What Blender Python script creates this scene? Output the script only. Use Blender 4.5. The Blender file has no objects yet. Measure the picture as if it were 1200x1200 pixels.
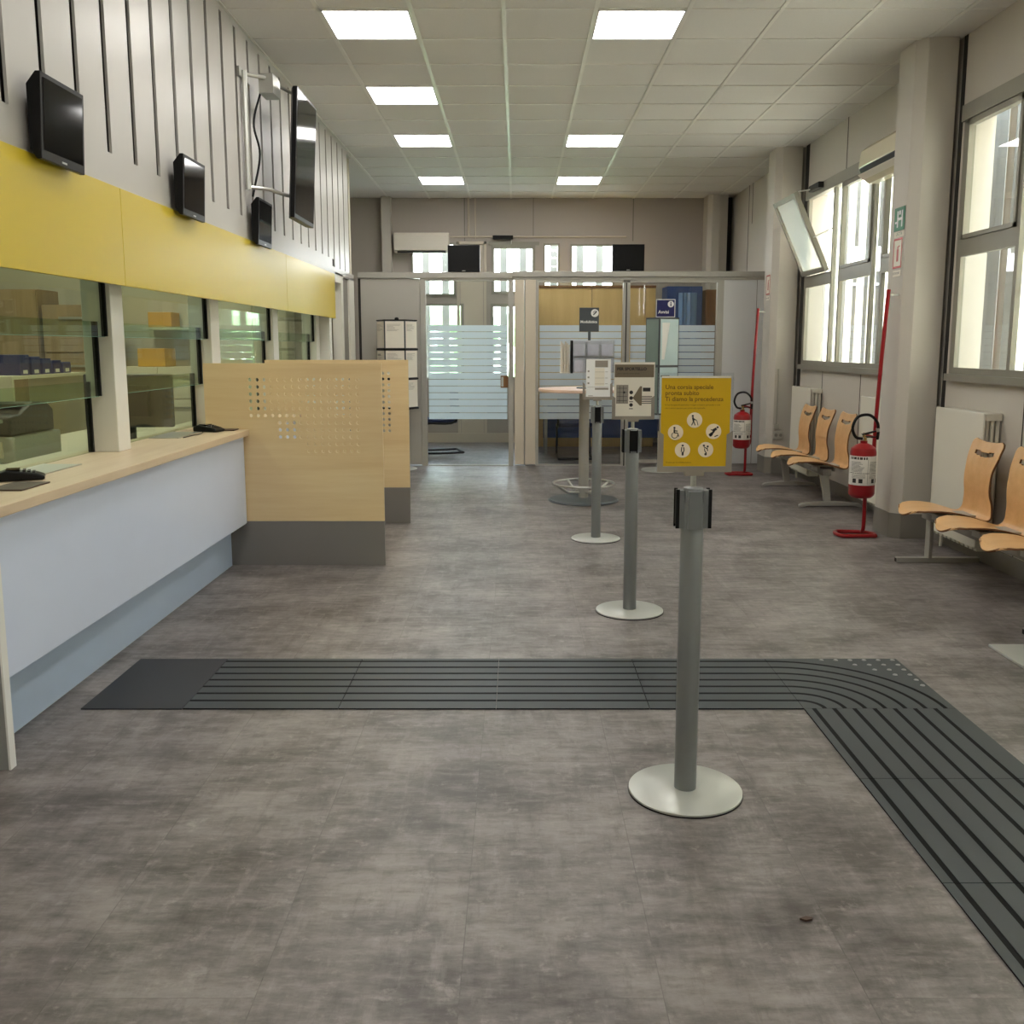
import bpy, bmesh, math, random
from mathutils import Vector, Matrix
random.seed(7)
SC = bpy.context.scene
COL = SC.collection
PI = math.pi
HC = 3.62            # ceiling height
XR = 3.17            # window wall
XL = -1.90           # ribbed cladding above the counters
YF = 14.40           # far wall

# ------------------------------------------------------------------ materials
def lin(c):
    return tuple(((x/255)/12.92 if x/255 <= .04045 else ((x/255+.055)/1.055)**2.4) for x in c)

def nodes(name):
    m = bpy.data.materials.new(name); m.use_nodes = True
    nt = m.node_tree; nt.nodes.clear()
    out = nt.nodes.new('ShaderNodeOutputMaterial')
    return m, nt, out

def N(nt, t, **kw):
    n = nt.nodes.new(t)
    for k, v in kw.items():
        if k in n.inputs: n.inputs[k].default_value = v
        else: setattr(n, k, v)
    return n

def mixcol(nt, fac, a, b):
    n = nt.nodes.new('ShaderNodeMix'); n.data_type = 'RGBA'
    for s, v in ((0, fac), (6, a), (7, b)):
        if hasattr(v, 'links'): nt.links.new(v, n.inputs[s])
        else: n.inputs[s].default_value = v if s == 0 else (*v[:3], 1)
    return n.outputs[2]

def mat(name, c, rough=.5, metal=0., var=.05, scale=6., bump=0., stretch=(1, 1, 1), coat=0., spec=.5):
    m, nt, out = nodes(name)
    p = N(nt, 'ShaderNodeBsdfPrincipled', Roughness=rough, Metallic=metal)
    p.inputs['Coat Weight'].default_value = coat
    p.inputs['Specular IOR Level'].default_value = spec
    tc = N(nt, 'ShaderNodeTexCoord'); mp = N(nt, 'ShaderNodeMapping', Scale=stretch)
    nz = N(nt, 'ShaderNodeTexNoise', Scale=scale, Detail=4.)
    nt.links.new(tc.outputs['Object'], mp.inputs['Vector']); nt.links.new(mp.outputs[0], nz.inputs['Vector'])
    c = lin(c)
    col = mixcol(nt, nz.outputs[0], tuple(x*(1-var) for x in c), tuple(min(1, x*(1+var)) for x in c))
    nt.links.new(col, p.inputs['Base Color'])
    if bump:
        b = N(nt, 'ShaderNodeBump', Strength=bump, Distance=.01)
        nt.links.new(nz.outputs[0], b.inputs['Height']); nt.links.new(b.outputs[0], p.inputs['Normal'])
    nt.links.new(p.outputs[0], out.inputs[0])
    return m

def glass(name, tint, refl=1.0, rough=0.):
    m, nt, out = nodes(name)
    t = N(nt, 'ShaderNodeBsdfTransparent', Color=(*tint, 1)); g = N(nt, 'ShaderNodeBsdfGlossy', Roughness=rough)
    f = N(nt, 'ShaderNodeLayerWeight', Blend=.5); pw = N(nt, 'ShaderNodeMath', operation='POWER'); pw.inputs[1].default_value = 5
    mu = N(nt, 'ShaderNodeMath', operation='MULTIPLY_ADD'); mu.inputs[1].default_value = .8*refl; mu.inputs[2].default_value = .04*refl
    mx = N(nt, 'ShaderNodeMixShader')
    nt.links.new(f.outputs['Facing'], pw.inputs[0]); nt.links.new(pw.outputs[0], mu.inputs[0]); nt.links.new(mu.outputs[0], mx.inputs[0])
    nt.links.new(t.outputs[0], mx.inputs[1]); nt.links.new(g.outputs[0], mx.inputs[2]); nt.links.new(mx.outputs[0], out.inputs[0])
    return m

def film(name, c, diff, trl, tra):
    m, nt, out = nodes(name)
    d = N(nt, 'ShaderNodeBsdfDiffuse', Color=(*c, 1)); l = N(nt, 'ShaderNodeBsdfTranslucent', Color=(*c, 1)); t = N(nt, 'ShaderNodeBsdfTransparent')
    a = N(nt, 'ShaderNodeMixShader'); a.inputs[0].default_value = trl/(diff+trl)
    b = N(nt, 'ShaderNodeMixShader'); b.inputs[0].default_value = tra/(diff+trl+tra)
    nt.links.new(d.outputs[0], a.inputs[1]); nt.links.new(l.outputs[0], a.inputs[2])
    nt.links.new(a.outputs[0], b.inputs[1]); nt.links.new(t.outputs[0], b.inputs[2]); nt.links.new(b.outputs[0], out.inputs[0])
    return m

def emit(name, c, s):
    m, nt, out = nodes(name)
    e = N(nt, 'ShaderNodeEmission', Color=(*c, 1), Strength=s); nt.links.new(e.outputs[0], out.inputs[0])
    return m

def wood(name, c1, c2, rough=.4, axis='X', sc=2.2):
    m, nt, out = nodes(name)
    p = N(nt, 'ShaderNodeBsdfPrincipled', Roughness=rough)
    st = {'X': (.5, 8, 8), 'Y': (8, .5, 8), 'Z': (8, 8, .5)}[axis]
    tc = N(nt, 'ShaderNodeTexCoord'); mp = N(nt, 'ShaderNodeMapping', Scale=st)
    nz = N(nt, 'ShaderNodeTexNoise', Scale=sc, Detail=6., Roughness=.65)
    nt.links.new(tc.outputs['Object'], mp.inputs['Vector']); nt.links.new(mp.outputs[0], nz.inputs['Vector'])
    rp = N(nt, 'ShaderNodeMapRange'); rp.inputs[1].default_value = .3; rp.inputs[2].default_value = .7
    nt.links.new(nz.outputs[0], rp.inputs[0])
    nt.links.new(mixcol(nt, rp.outputs[0], lin(c1), lin(c2)), p.inputs['Base Color'])
    nt.links.new(p.outputs[0], out.inputs[0])
    return m

def floor_mat():
    m, nt, out = nodes('vinyl_floor')
    p = N(nt, 'ShaderNodeBsdfPrincipled')
    p.inputs['Specular IOR Level'].default_value = .45
    tc = N(nt, 'ShaderNodeTexCoord')
    def noise(scl, s, det=5., rgh=.6, src=None):
        mp = N(nt, 'ShaderNodeMapping', Scale=scl); n = N(nt, 'ShaderNodeTexNoise', Scale=s, Detail=det, Roughness=rgh)
        nt.links.new(src or tc.outputs['Object'], mp.inputs[0]); nt.links.new(mp.outputs[0], n.inputs['Vector']); return n.outputs[0]
    br = N(nt, 'ShaderNodeTexBrick', Scale=1., offset=.5)
    br.inputs['Brick Width'].default_value = 1.22; br.inputs['Row Height'].default_value = .46
    br.inputs['Mortar Size'].default_value = .0012; br.inputs['Mortar Smooth'].default_value = 0.
    br.inputs['Color1'].default_value = (0, 0, 0, 1); br.inputs['Color2'].default_value = (1, 1, 1, 1); br.inputs['Mortar'].default_value = (.5, .5, .5, 1)
    rot = N(nt, 'ShaderNodeMapping', Rotation=(0, 0, PI/2), Location=(.1, .13, 0))
    nt.links.new(tc.outputs['Object'], rot.inputs[0]); nt.links.new(rot.outputs[0], br.inputs['Vector'])
    # each plank gets its own slice of the print
    ad = N(nt, 'ShaderNodeVectorMath', operation='MULTIPLY_ADD'); ad.inputs[1].default_value = (3, 5, 9)
    nt.links.new(br.outputs['Color'], ad.inputs[0]); nt.links.new(tc.outputs['Object'], ad.inputs[2])
    src = ad.outputs[0]
    n1 = noise((1, 1.7, 1), 1.7, 8., .72)
    n2 = noise((3.5, 13, 1), 2.2, 7., .7, src)
    n3 = noise((1.0, 1.0, 1), 16., 6., .7, src)
    n4 = noise((9, 2.0, 1), 2.0, 7., .72, src)
    def rng(v, a, b):
        r = N(nt, 'ShaderNodeMapRange'); r.inputs[1].default_value = a; r.inputs[2].default_value = b; nt.links.new(v, r.inputs[0]); return r.outputs[0]
    c = mixcol(nt, rng(n1, .38, .63), lin(FLOOR[0]), lin(FLOOR[1]))
    def scale(fac, amt, col):
        mu = N(nt, 'ShaderNodeMath', operation='MULTIPLY'); mu.inputs[1].default_value = amt
        nt.links.new(fac, mu.inputs[0]); return mixcol(nt, mu.outputs[0], c, col)
    c = scale(rng(n2, .5, .75), .45, lin(FLOOR[2]))
    c = scale(rng(n2, .48, .25), .55, lin(FLOOR[3]))
    c = scale(rng(n4, .54, .75), .40, lin(FLOOR[2]))
    c = scale(rng(n4, .47, .26), .5, lin(FLOOR[3]))
    c = scale(rng(n3, .58, .74), .5, lin(FLOOR[4]))
    c = scale(br.outputs['Fac'], .35, lin((66, 62, 58)))
    nt.links.new(c, p.inputs['Base Color'])
    r = N(nt, 'ShaderNodeMapRange'); r.inputs[3].default_value = .34; r.inputs[4].default_value = .52
    nt.links.new(n1, r.inputs[0]); nt.links.new(r.outputs[0], p.inputs['Roughness'])
    b = N(nt, 'ShaderNodeBump', Strength=.12, Distance=.004); nt.links.new(n3, b.inputs['Height']); nt.links.new(b.outputs[0], p.inputs['Normal'])
    nt.links.new(p.outputs[0], out.inputs[0])
    return m

FLOOR = [(87, 81, 78), (142, 135, 133), (168, 161, 159), (56, 51, 48), (176, 169, 164)]
M = {}
M['floor'] = floor_mat()
M['ceil'] = mat('ceiling_tile', (228, 226, 222), .8, var=.03, scale=60, bump=.15)
M['tbar'] = mat('ceiling_bar', (236, 234, 228), .35)
M['wall'] = mat('greige_wall_panel', (202, 196, 186), .6, var=.03, scale=1.5)
M['wall_dark'] = mat('wall_gap', (46, 42, 38), .8)
M['farwall'] = mat('far_wall_paint', (176, 167, 158), .65, var=.03, scale=1.2)
M['skirt'] = mat('grey_skirting', (134, 129, 121), .5)
M['rib'] = mat('ribbed_steel_cladding', (184, 180, 173), .38, var=.03, scale=2)
M['yellow'] = mat('yellow_laminate', (204, 180, 48), .33, var=.03, scale=1.2)
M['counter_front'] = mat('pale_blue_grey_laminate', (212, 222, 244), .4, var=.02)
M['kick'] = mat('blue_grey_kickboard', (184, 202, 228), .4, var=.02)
M['endpanel'] = mat('grey_end_panel', (150, 152, 150), .45)
M['white'] = mat('white_edge', (236, 236, 234), .4, var=.02)
M['top'] = wood('pale_maple_worktop', (222, 202, 174), (206, 182, 150), .35, 'Y')
M['maple'] = wood('maple_screen', (234, 210, 164), (222, 192, 144), .45, 'X', 1.6)
M['plate'] = mat('grey_laminate_base', (128, 124, 120), .4, var=.03)
M['post'] = mat('cream_post', (226, 224, 214), .45, var=.02)
M['black'] = mat('black_plastic', (12, 12, 12), .4, var=.1, spec=.3)
M['screen'] = mat('dark_screen', (12, 12, 13), .08, var=.05, spec=.18)
M['bezel'] = mat('black_bezel', (9, 9, 9), .35, spec=.25)
M['steel'] = mat('brushed_steel', (196, 196, 190), .35, metal=.9, stretch=(1, 1, 30))
M['grey_metal'] = mat('grey_powder_coat', (130, 133, 134), .38, metal=.25)
M['base'] = mat('light_grey_base_plate', (192, 194, 188), .3, metal=.25)
M['alu'] = mat('window_aluminium', (150, 147, 135), .42, metal=.25)
M['cubframe'] = mat('partition_aluminium', (174, 171, 163), .4, metal=.15)
M['cubpanel'] = mat('partition_panel', (176, 172, 164), .5, var=.02)
M['white_panel'] = mat('white_partition_panel', (214, 215, 216), .4, var=.02)
M['cubbeige'] = mat('beige_pilaster', (205, 194, 176), .5, var=.02)
M['glass'] = glass('window_glass', (.95, .97, .96))
M['teller'] = glass('green_security_glass', (.85, .93, .84), .8)
M['edge'] = mat('green_glass_edge', (126, 168, 150), .2)
M['film'] = film('frosted_film', (.86, .92, .96), .24, .70, .06)
M['vent'] = film('pale_blue_vent_glass', (.80, .90, .92), .16, .12, .72)  # pale blue pane mixing diffuse, translucent and clear
M['acrylic'] = glass('clear_acrylic', (.95, .96, .97), 1.2, .05)
M['louvre_t'] = film('translucent_louvre', (.80, .74, .64), .2, .68, .06)
M['louvre_g'] = film('grey_louvre', (.40, .40, .39), .6, .22, .0001)
M['tact'] = mat('anthracite_tactile', (54, 60, 64), .5, var=.08, scale=5)
M['tact_s'] = mat('anthracite_smooth_tile', (44, 46, 50), .55, var=.06, scale=5)
M['groove'] = mat('tactile_groove', (14, 15, 16), .8, spec=.2)
M['stud'] = mat('tactile_stud', (150, 152, 152), .3)
M['beech'] = wood('beech_plywood', (228, 184, 130), (212, 164, 108), .32, 'X', 1.4)
M['beech_edge'] = mat('plywood_edge', (120, 78, 44), .6)
M['legs'] = mat('satin_silver_paint', (176, 174, 166), .4, metal=.3)
M['rad'] = mat('cream_radiator', (226, 222, 208), .35, var=.02)
M['red'] = mat('red_paint', (150, 14, 24), .3, var=.05, coat=.2)
M['label'] = mat('white_label', (226, 222, 214), .5)
M['ink'] = mat('dark_ink', (48, 44, 42), .6)
M['brass'] = mat('brass', (180, 150, 90), .35, metal=.8)
M['ac'] = mat('cream_air_conditioner', (226, 216, 186), .2, var=.02, coat=.4)
M['acwhite'] = mat('white_air_conditioner', (222, 214, 200), .35, var=.02)
M['dark'] = mat('dark_slot', (20, 18, 16), .6)
M['green'] = mat('green_sign', (8, 112, 70), .4)
M['signred'] = mat('red_sign', (178, 40, 36), .4)
M['poster_yellow'] = mat('yellow_poster', (216, 174, 0), .4, var=.02)
M['poster_ink'] = mat('brown_poster_print', (120, 88, 10), .6)
M['icon'] = mat('peach_icon_disc', (250, 232, 206), .5)
M['paper'] = mat('printed_paper', (236, 230, 216), .6, var=.03)
M['paper_w'] = mat('white_paper', (240, 240, 238), .6)
M['paper_tan'] = mat('tan_header_print', (122, 108, 88), .6)
M['holder'] = mat('grey_sign_holder', (150, 142, 132), .45)
M['navy'] = mat('navy_sign', (22, 26, 88), .35)
M['slate'] = mat('slate_grey_sign', (74, 80, 84), .45)
M['poster_blue'] = mat('pale_blue_poster', (196, 218, 222), .4, var=.1, scale=6)
M['poster_dim'] = mat('dim_green_poster', (126, 142, 134), .4, var=.12, scale=7)
M['ochre'] = wood('ochre_cupboard', (222, 190, 128), (208, 174, 112), .45, 'Z')
M['brown'] = wood('brown_wardrobe', (138, 96, 52), (112, 76, 42), .5, 'Z')
M['blue'] = mat('blue_locker', (30, 66, 128), .45)
M['cloth'] = mat('pale_blue_garment', (108, 142, 184), .8, bump=.2)
M['navyfab'] = mat('navy_fabric', (24, 40, 84), .8)
M['office_wall'] = mat('office_wall', (206, 198, 176), .7)
M['office_cab'] = wood('office_cabinet', (166, 142, 108), (146, 122, 92), .5, 'Z')
M['office_white'] = mat('office_cabinet_white', (226, 218, 198), .5)
M['binder'] = mat('blue_binder', (28, 38, 104), .5)
M['printer'] = mat('charcoal_printer', (62, 60, 58), .45)
M['printer_l'] = mat('grey_printer', (184, 182, 174), .45)
M['yellow_box'] = mat('mustard_box', (214, 160, 40), .5)
M['leaflet_white'] = mat('white_plastic_sheet', (232, 232, 236), .35, var=.02)
M['leaflet_grey'] = mat('lilac_grey_leaflet', (222, 222, 234), .5, var=.1, scale=30)
M['leather'] = mat('brown_pad', (72, 52, 40), .5)
M['leaf'] = mat('garden_leaves', (170, 200, 150), .7, var=.35, scale=7, bump=.5)
M['ground'] = mat('yard_concrete', (190, 186, 176), .8)
M['bistro_top'] = mat('pink_beige_laminate', (222, 190, 168), .4)
M['lamp'] = emit('led_panel', (1., .975, .94), 7.)
M['plastic_w'] = mat('grey_plastic_socket', (176, 172, 160), .45)

# ------------------------------------------------------------------ mesh helper
class MB:
    def __init__(s): s.v = []; s.f = []; s.mi = []; s.cur = 0
    def face(s, idx): s.f.append(tuple(idx)); s.mi.append(s.cur)
    def box(s, x0, x1, y0, y1, z0, z1, M4=None):
        b = len(s.v)
        for z in (z0, z1):
            for x, y in ((x0, y0), (x1, y0), (x1, y1), (x0, y1)): s.v.append((x, y, z))
        if M4 is not None:
            for i in range(b, len(s.v)): s.v[i] = tuple(M4 @ Vector(s.v[i]))
        for q in ((3, 2, 1, 0), (4, 5, 6, 7), (0, 1, 5, 4), (1, 2, 6, 5), (2, 3, 7, 6), (3, 0, 4, 7)): s.face([b+i for i in q])
        return s
    def prism(s, poly, fn, a, b_):
        b = len(s.v); n = len(poly)
        for t in (a, b_):
            for p in poly: s.v.append(tuple(fn(p, t)))
        s.face([b+i for i in range(n)][::-1]); s.face([b+n+i for i in range(n)])
        for i in range(n): s.face([b+i, b+(i+1) % n, b+n+(i+1) % n, b+n+i])
        return s
    def prismz(s, poly, z0, z1): return s.prism(poly, lambda p, t: (p[0], p[1], t), z0, z1)
    def prismy(s, poly, y0, y1): return s.prism(poly, lambda p, t: (p[0], t, p[1]), y0, y1)
    def prismx(s, poly, x0, x1): return s.prism(poly, lambda p, t: (t, p[0], p[1]), x0, x1)
    def tube(s, pts, r, n=12, closed=False, cap=True):
        pts = [Vector(p) for p in pts]; k = len(pts); b = len(s.v)
        rs = r if isinstance(r, (list, tuple)) else [r]*k
        up = None
        for i, p in enumerate(pts):
            if closed: t = pts[(i+1) % k]-pts[i-1]
            else: t = pts[min(i+1, k-1)]-pts[max(i-1, 0)]
            t.normalize()
            if up is None:
                up = Vector((0, 0, 1)) if abs(t.z) < .9 else Vector((1, 0, 0))
            side = t.cross(up)
            if side.length < 1e-6: side = t.orthogonal()
            side.normalize(); up = side.cross(t).normalized()
            for j in range(n):
                a = 2*PI*j/n
                s.v.append(tuple(p+(side*math.cos(a)+up*math.sin(a))*rs[i]))
        for i in range(k if closed else k-1):
            i2 = (i+1) % k
            for j in range(n): s.face([b+i*n+j, b+i*n+(j+1) % n, b+i2*n+(j+1) % n, b+i2*n+j])
        if cap and not closed:
            s.face([b+j for j in range(n)][::-1]); s.face([b+(k-1)*n+j for j in range(n)])
        return s
    def lathe(s, prof, c=(0, 0, 0), n=32):
        b = len(s.v); k = len(prof)
        for r, z in prof:
            for j in range(n):
                a = 2*PI*j/n; s.v.append((c[0]+r*math.cos(a), c[1]+r*math.sin(a), c[2]+z))
        for i in range(k-1):
            for j in range(n): s.face([b+i*n+j, b+i*n+(j+1) % n, b+(i+1)*n+(j+1) % n, b+(i+1)*n+j])
        s.face([b+j for j in range(n)][::-1]); s.face([b+(k-1)*n+j for j in range(n)])
        return s
    def disc(s, c, r, nrm_axis='y', t=.002, n=24):
        f = {'y': lambda p, q: (c[0]+p[0], c[1]+q, c[2]+p[1]), 'x': lambda p, q: (c[0]+q, c[1]+p[0], c[2]+p[1]), 'z': lambda p, q: (c[0]+p[0], c[1]+p[1], c[2]+q)}[nrm_axis]
        return s.prism([(r*math.cos(2*PI*i/n), r*math.sin(2*PI*i/n)) for i in range(n)], f, 0, t)
    def text(s, body, size, fn, align='LEFT', bold=0., ext=0.):
        cu = bpy.data.curves.new('t', 'FONT'); cu.body = body; cu.size = size; cu.align_x = align; cu.offset = bold; cu.resolution_u = 3
        ob = bpy.data.objects.new('t', cu); COL.objects.link(ob)
        dg = bpy.context.evaluated_depsgraph_get(); dg.update()
        me = bpy.data.meshes.new_from_object(ob.evaluated_get(dg))
        b = len(s.v)
        for v in me.vertices: s.v.append(tuple(fn(v.co.x, v.co.y)))
        for p in me.polygons: s.face([b+i for i in p.vertices])
        bpy.data.objects.remove(ob); bpy.data.curves.remove(cu); bpy.data.meshes.remove(me)
        return s
    def build(s, name, mats, parent=None, smooth=False, bevel=0., world=True, angle=35):
        me = bpy.data.meshes.new(name)
        off = Vector((0, 0, 0))
        if parent is not None and world:
            q = parent
            while q is not None: off += q.location; q = q.parent
        me.from_pydata([tuple(Vector(v)-off) for v in s.v], [], s.f)
        mats = mats if isinstance(mats, (list, tuple)) else [mats]
        for k in mats: me.materials.append(M[k])
        me.polygons.foreach_set('material_index', s.mi)
        bm = bmesh.new(); bm.from_mesh(me); bmesh.ops.recalc_face_normals(bm, faces=bm.faces); bm.to_mesh(me); bm.free()
        if smooth:
            me.polygons.foreach_set('use_smooth', [True]*len(me.polygons)); me.set_sharp_from_angle(angle=math.radians(angle))
        o = bpy.data.objects.new(name, me); COL.objects.link(o)
        if parent is not None: o.parent = parent
        if bevel:
            md = o.modifiers.new('b', 'BEVEL'); md.width = bevel; md.segments = 2; md.limit_method = 'ANGLE'; md.angle_limit = .6
        return o

def tag(o, label, cat, group=None):
    o['label'] = label; o['category'] = cat
    if group: o['group'] = group
    return o
def thing(name, label, cat, loc=(0, 0, 0), group=None):
    o = bpy.data.objects.new(name, None); COL.objects.link(o); o.location = loc; o.empty_display_size = .1
    return tag(o, label, cat, group)
def struct(o): o['kind'] = 'structure'; return o
def sroot(name, loc=(0, 0, 0)):
    o = bpy.data.objects.new(name, None); COL.objects.link(o); o.location = loc; o.empty_display_size = .1
    o['kind'] = 'structure'; return o
def B(*a): return MB().box(*a)
KIDS = {}
def copy_tree(o, parent=None):
    c = o.copy(); COL.objects.link(c)
    if parent is not None: c.parent = parent
    for ch in [k for k in SC.objects if k.parent == o]: copy_tree(ch, c)
    return c
def smooth_path(pts, n=8):
    P = [Vector(p) for p in pts]; P = [P[0]*2-P[1]]+P+[P[-1]*2-P[-2]]; out = []
    for i in range(1, len(P)-2):
        for k in range(n):
            t = k/n; a, b, c, d = P[i-1:i+3]
            out.append(.5*((2*b)+(c-a)*t+(2*a-5*b+4*c-d)*t*t+(3*b-a-3*c+d)*t**3))
    out.append(P[-2]); return out

# ------------------------------------------------------------------ camera
cam = bpy.data.cameras.new('camera'); co = bpy.data.objects.new('camera', cam); COL.objects.link(co)
co.location = (0, 0, 1.45); co.rotation_euler = (PI/2-math.atan(162/1105), 0, 0)
cam.sensor_width = 36; cam.lens = 36*1105/1200; cam.shift_x = -.005; cam.shift_y = -32/1200; cam.clip_end = 200
SC.camera = co

# ------------------------------------------------------------------ room shell
struct(B(-5.8, 3.4, -4, YF+.2, -.1, 0).build('floor', 'floor'))
ceil = struct(B(-5.8, 3.4, -4, YF+.2, HC, HC+.1).build('ceiling', 'ceil'))
g = MB(); GX, GY, GP, GQ = -.089, 6.504, .603, .608
k = -4
for k in range(-3, 6):
    x = GX+GP*k; g.box(x-.014, x+.014, -4, YF, HC-.006, HC+.002)
for k in range(-17, 14):
    y = GY+GQ*k
    if y < YF: g.box(XL, XR, y-.009, y+.009, HC-.006, HC+.002)
g.build('ceiling_grid', 'tbar', ceil)

# right wall: piers between window bays
W1, W2, W0, WM = (3.85, 6.93), (7.50, 10.56), (.15, 3.25), (-3.5, -.4)
ZS, ZT = 1.255, 3.07
wr = MB()
wr.box(XR, XR+.2, -4, YF, 0, ZS-.05); wr.box(XR, XR+.2, -4, YF, ZT, HC)
for a, b in ((-4, WM[0]), (WM[1], W0[0]), (W0[1], W1[0]), (W1[1], W2[0]), (W2[1], YF)): wr.box(XR, XR+.2, a, b, ZS-.05, ZT)
wall_right = struct(wr.build('wall_right', 'wall'))
j = MB()
for y in (6.03, 8.1, 9.42, 11.9, 13.1): j.box(XR-.002, XR+.01, y-.008, y+.008, ZT+.02, HC)
for y in (5.9, 7.6, 8.75, 9.85, 12.6): j.box(XR-.002, XR+.01, y-.006, y+.006, .12, ZS-.06)
for y in (12.25, 13.3): j.box(XR-.002, XR+.01, y-.008, y+.008, 0, HC)
for a, b in ((10.56, 10.74), (6.945, 7.06)): j.box(XR-.003, XR+.01, a+.06, b, .12, HC)  # dark strips painting the shaded gap between column and wall
j.build('panel_joint', 'wall_dark', wall_right)
struct(B(XR-.012, XR, -4, YF, 0, .12).build('baseboard_right', 'skirt'))

def wall_window(n, y1, y0, hopper_open=False):
    """bay from far end y1 towards the viewer y0: sash .8, narrow light .2, repeated"""
    r = sroot(f'window_{n}', (XR, (y0+y1)/2, ZS))
    fr = MB(); fx0, fx1 = XR-.02, XR+.015
    def bar(a, b, z0, z1, x0=fx0, x1=fx1): fr.box(x0, x1, a, b, z0, z1)
    bar(y0, y1, ZS-.05, ZS, XR-.055); bar(y0, y1, ZS, ZS+.045); bar(y0, y1, ZT-.06, ZT+.05, XR-.045)
    bar(y1-.07, y1, ZS+.045, ZT-.06); bar(y0, y0+.05, ZS+.045, ZT-.06)
    panes = []; y = y1-.07; big = True; first = True
    while y > y0+.1:
        w = (.80 if big else .2)
        if first: w = .74 if not hopper_open else .79
        e = max(y-w, y0+.05)
        if big:
            zt0, zt1 = 2.08, 2.2
            bar(e, y, zt0, zt1, XR-.02)
            panes.append((e, y, ZS+.045, zt0))
            # sash rim of the upper vent
            if not (hopper_open and first):
                for q in ((e, y, zt1, zt1+.03), (e, y, ZT-.1, ZT-.06), (e, e+.03, zt1, ZT-.06), (y-.03, y, zt1, ZT-.06)): bar(*q, XR-.032, XR+.015)
                panes.append((e+.03, y-.03, zt1+.03, ZT-.1))
        else: panes.append((e, y, ZS+.045, ZT-.06))
        if e > y0+.1: bar(e-.042, e, ZS+.045, ZT-.06)
        y = e-.042; big = not big; first = False
    fr.build('window_frame', 'alu', r)
    gl = MB()
    for a, b, c, d in panes: gl.box(XR+.001, XR+.005, a, b, c, d)
    gl.build('pane', 'glass', r)
    lv = MB(); y = y1+1.2; k = 0
    while y > y0-.4:
        lv.cur = 0; lv.box(XR+.50, XR+.508, y-.224, y-.0, .4, 4.2)
        lv.cur = 1; lv.box(XR+.495, XR+.515, y-.3395, y-.225, .4, 4.2)
        y -= .34
    lv.build('louvre_screen', ['louvre_t', 'louvre_g'], r)
    return r
wall_window(1, W1[1], W1[0]); w2 = wall_window(2, W2[1], W2[0], True)
wall_window(3, W0[1], W0[0]); wall_window(4, WM[1], WM[0])

# the vent of window 2 tipped open into the room
def hopper(parent):
    ya, yb = 9.70, 10.48; L = .84; ang = math.atan2(.35, .77)
    T = Matrix.Translation((XR-.03, 0, 2.215)) @ Matrix.Rotation(-ang, 4, 'Y')
    f = MB()
    for q in ((ya, yb, 0, .05), (ya, yb, L-.05, L), (ya, ya+.05, .05, L-.05), (yb-.05, yb, .05, L-.05)): f.box(-.045, 0, q[0], q[1], q[2], q[3], T)
    s = f.build('vent_sash', 'alu', parent)
    MB().box(-.024, -.02, ya+.05, yb-.05, .05, L-.05, T).build('vent_pane', 'vent', s)
    arm = MB(); arm.tube([(XR-.02, 9.68, 2.62), T @ Vector((-.03, 9.69, .36))], .006, 8)
    arm.tube([(XR-.06, 10.2, 3.08), (XR-.2, 10.3, 3.07), T @ Vector((-.05, 10.4, L-.01))], .007, 8)
    arm.build('stay_arm', 'steel', parent)
    MB().box(XR-.10, XR-.045, 9.95, 10.28, 3.055, 3.115).build('opener_motor', 'black', parent, bevel=.005)
hopper(w2)

# columns along the window wall (chamfered corners)
def column(n, y):
    p = [(2.855, y+.36), (2.855, y+.07), (2.92, y), (3.135, y), (3.135, y+.36)]
    c = struct(MB().prismz(p, 0, HC).build(f'trim_{n}', 'wall', bevel=.004))
    q = [(2.847, y+.362), (2.847, y+.066), (2.916, y-.008), (3.136, y-.008), (3.136, y+.362)]
    MB().prismz(q, 0, .19).build('column_base', 'skirt', c)
    return c
column(1, 7.06); column(2, 10.75); column(3, 3.37)
c4 = struct(MB().prismz([(2.76, YF), (2.76, YF-.30), (2.82, YF-.36), (2.93, YF-.36), (2.93, YF-.28), (3.06, YF-.28), (3.06, YF)], 0, HC).build('trim_4', 'wall'))
struct(B(3.06, XR, YF-.05, YF-.02, 0, HC).build('trim_5', 'wall_dark'))
struct(B(-1.99, -1.855, YF-.16, YF, 0, HC).build('trim_6', 'wall'))

# ------------------------------------------------------------------ far wall with windows and panelled door
FW = [(-1.58, -.92, 2.20, 2.98), (-.385, .27, 2.22, 2.935), (.39, .635, 1.0, 2.965), (.79, 1.45, 2.20, 2.955)]
FL = [(-1.58, -.80, .95, 2.085), (-.40, .27, .95, 2.085), (.79, 1.45, .95, 2.085)]
holes = FW+FL
xs = sorted({-5.8, 3.4} | {v for h in holes for v in h[:2]}); zs = sorted({0., HC} | {v for h in holes for v in h[2:]})
fw = MB()
for i in range(len(xs)-1):
    for k in range(len(zs)-1):
        cx, cz = (xs[i]+xs[i+1])/2, (zs[k]+zs[k+1])/2
        if not any(h[0] < cx < h[1] and h[2] < cz < h[3] for h in holes): fw.box(xs[i], xs[i+1], YF, YF+.15, zs[k], zs[k+1])
wall_far = struct(fw.build('wall_far', 'farwall'))
j = MB()
for x in (-.78, 1.72): j.box(x-.008, x+.008, YF-.004, YF+.01, 3.0, HC)
for x in (.24,): j.box(x-.006, x+.006, YF-.004, YF+.01, 3.07, HC)
j.build('panel_joint', 'skirt', wall_far)
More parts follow.
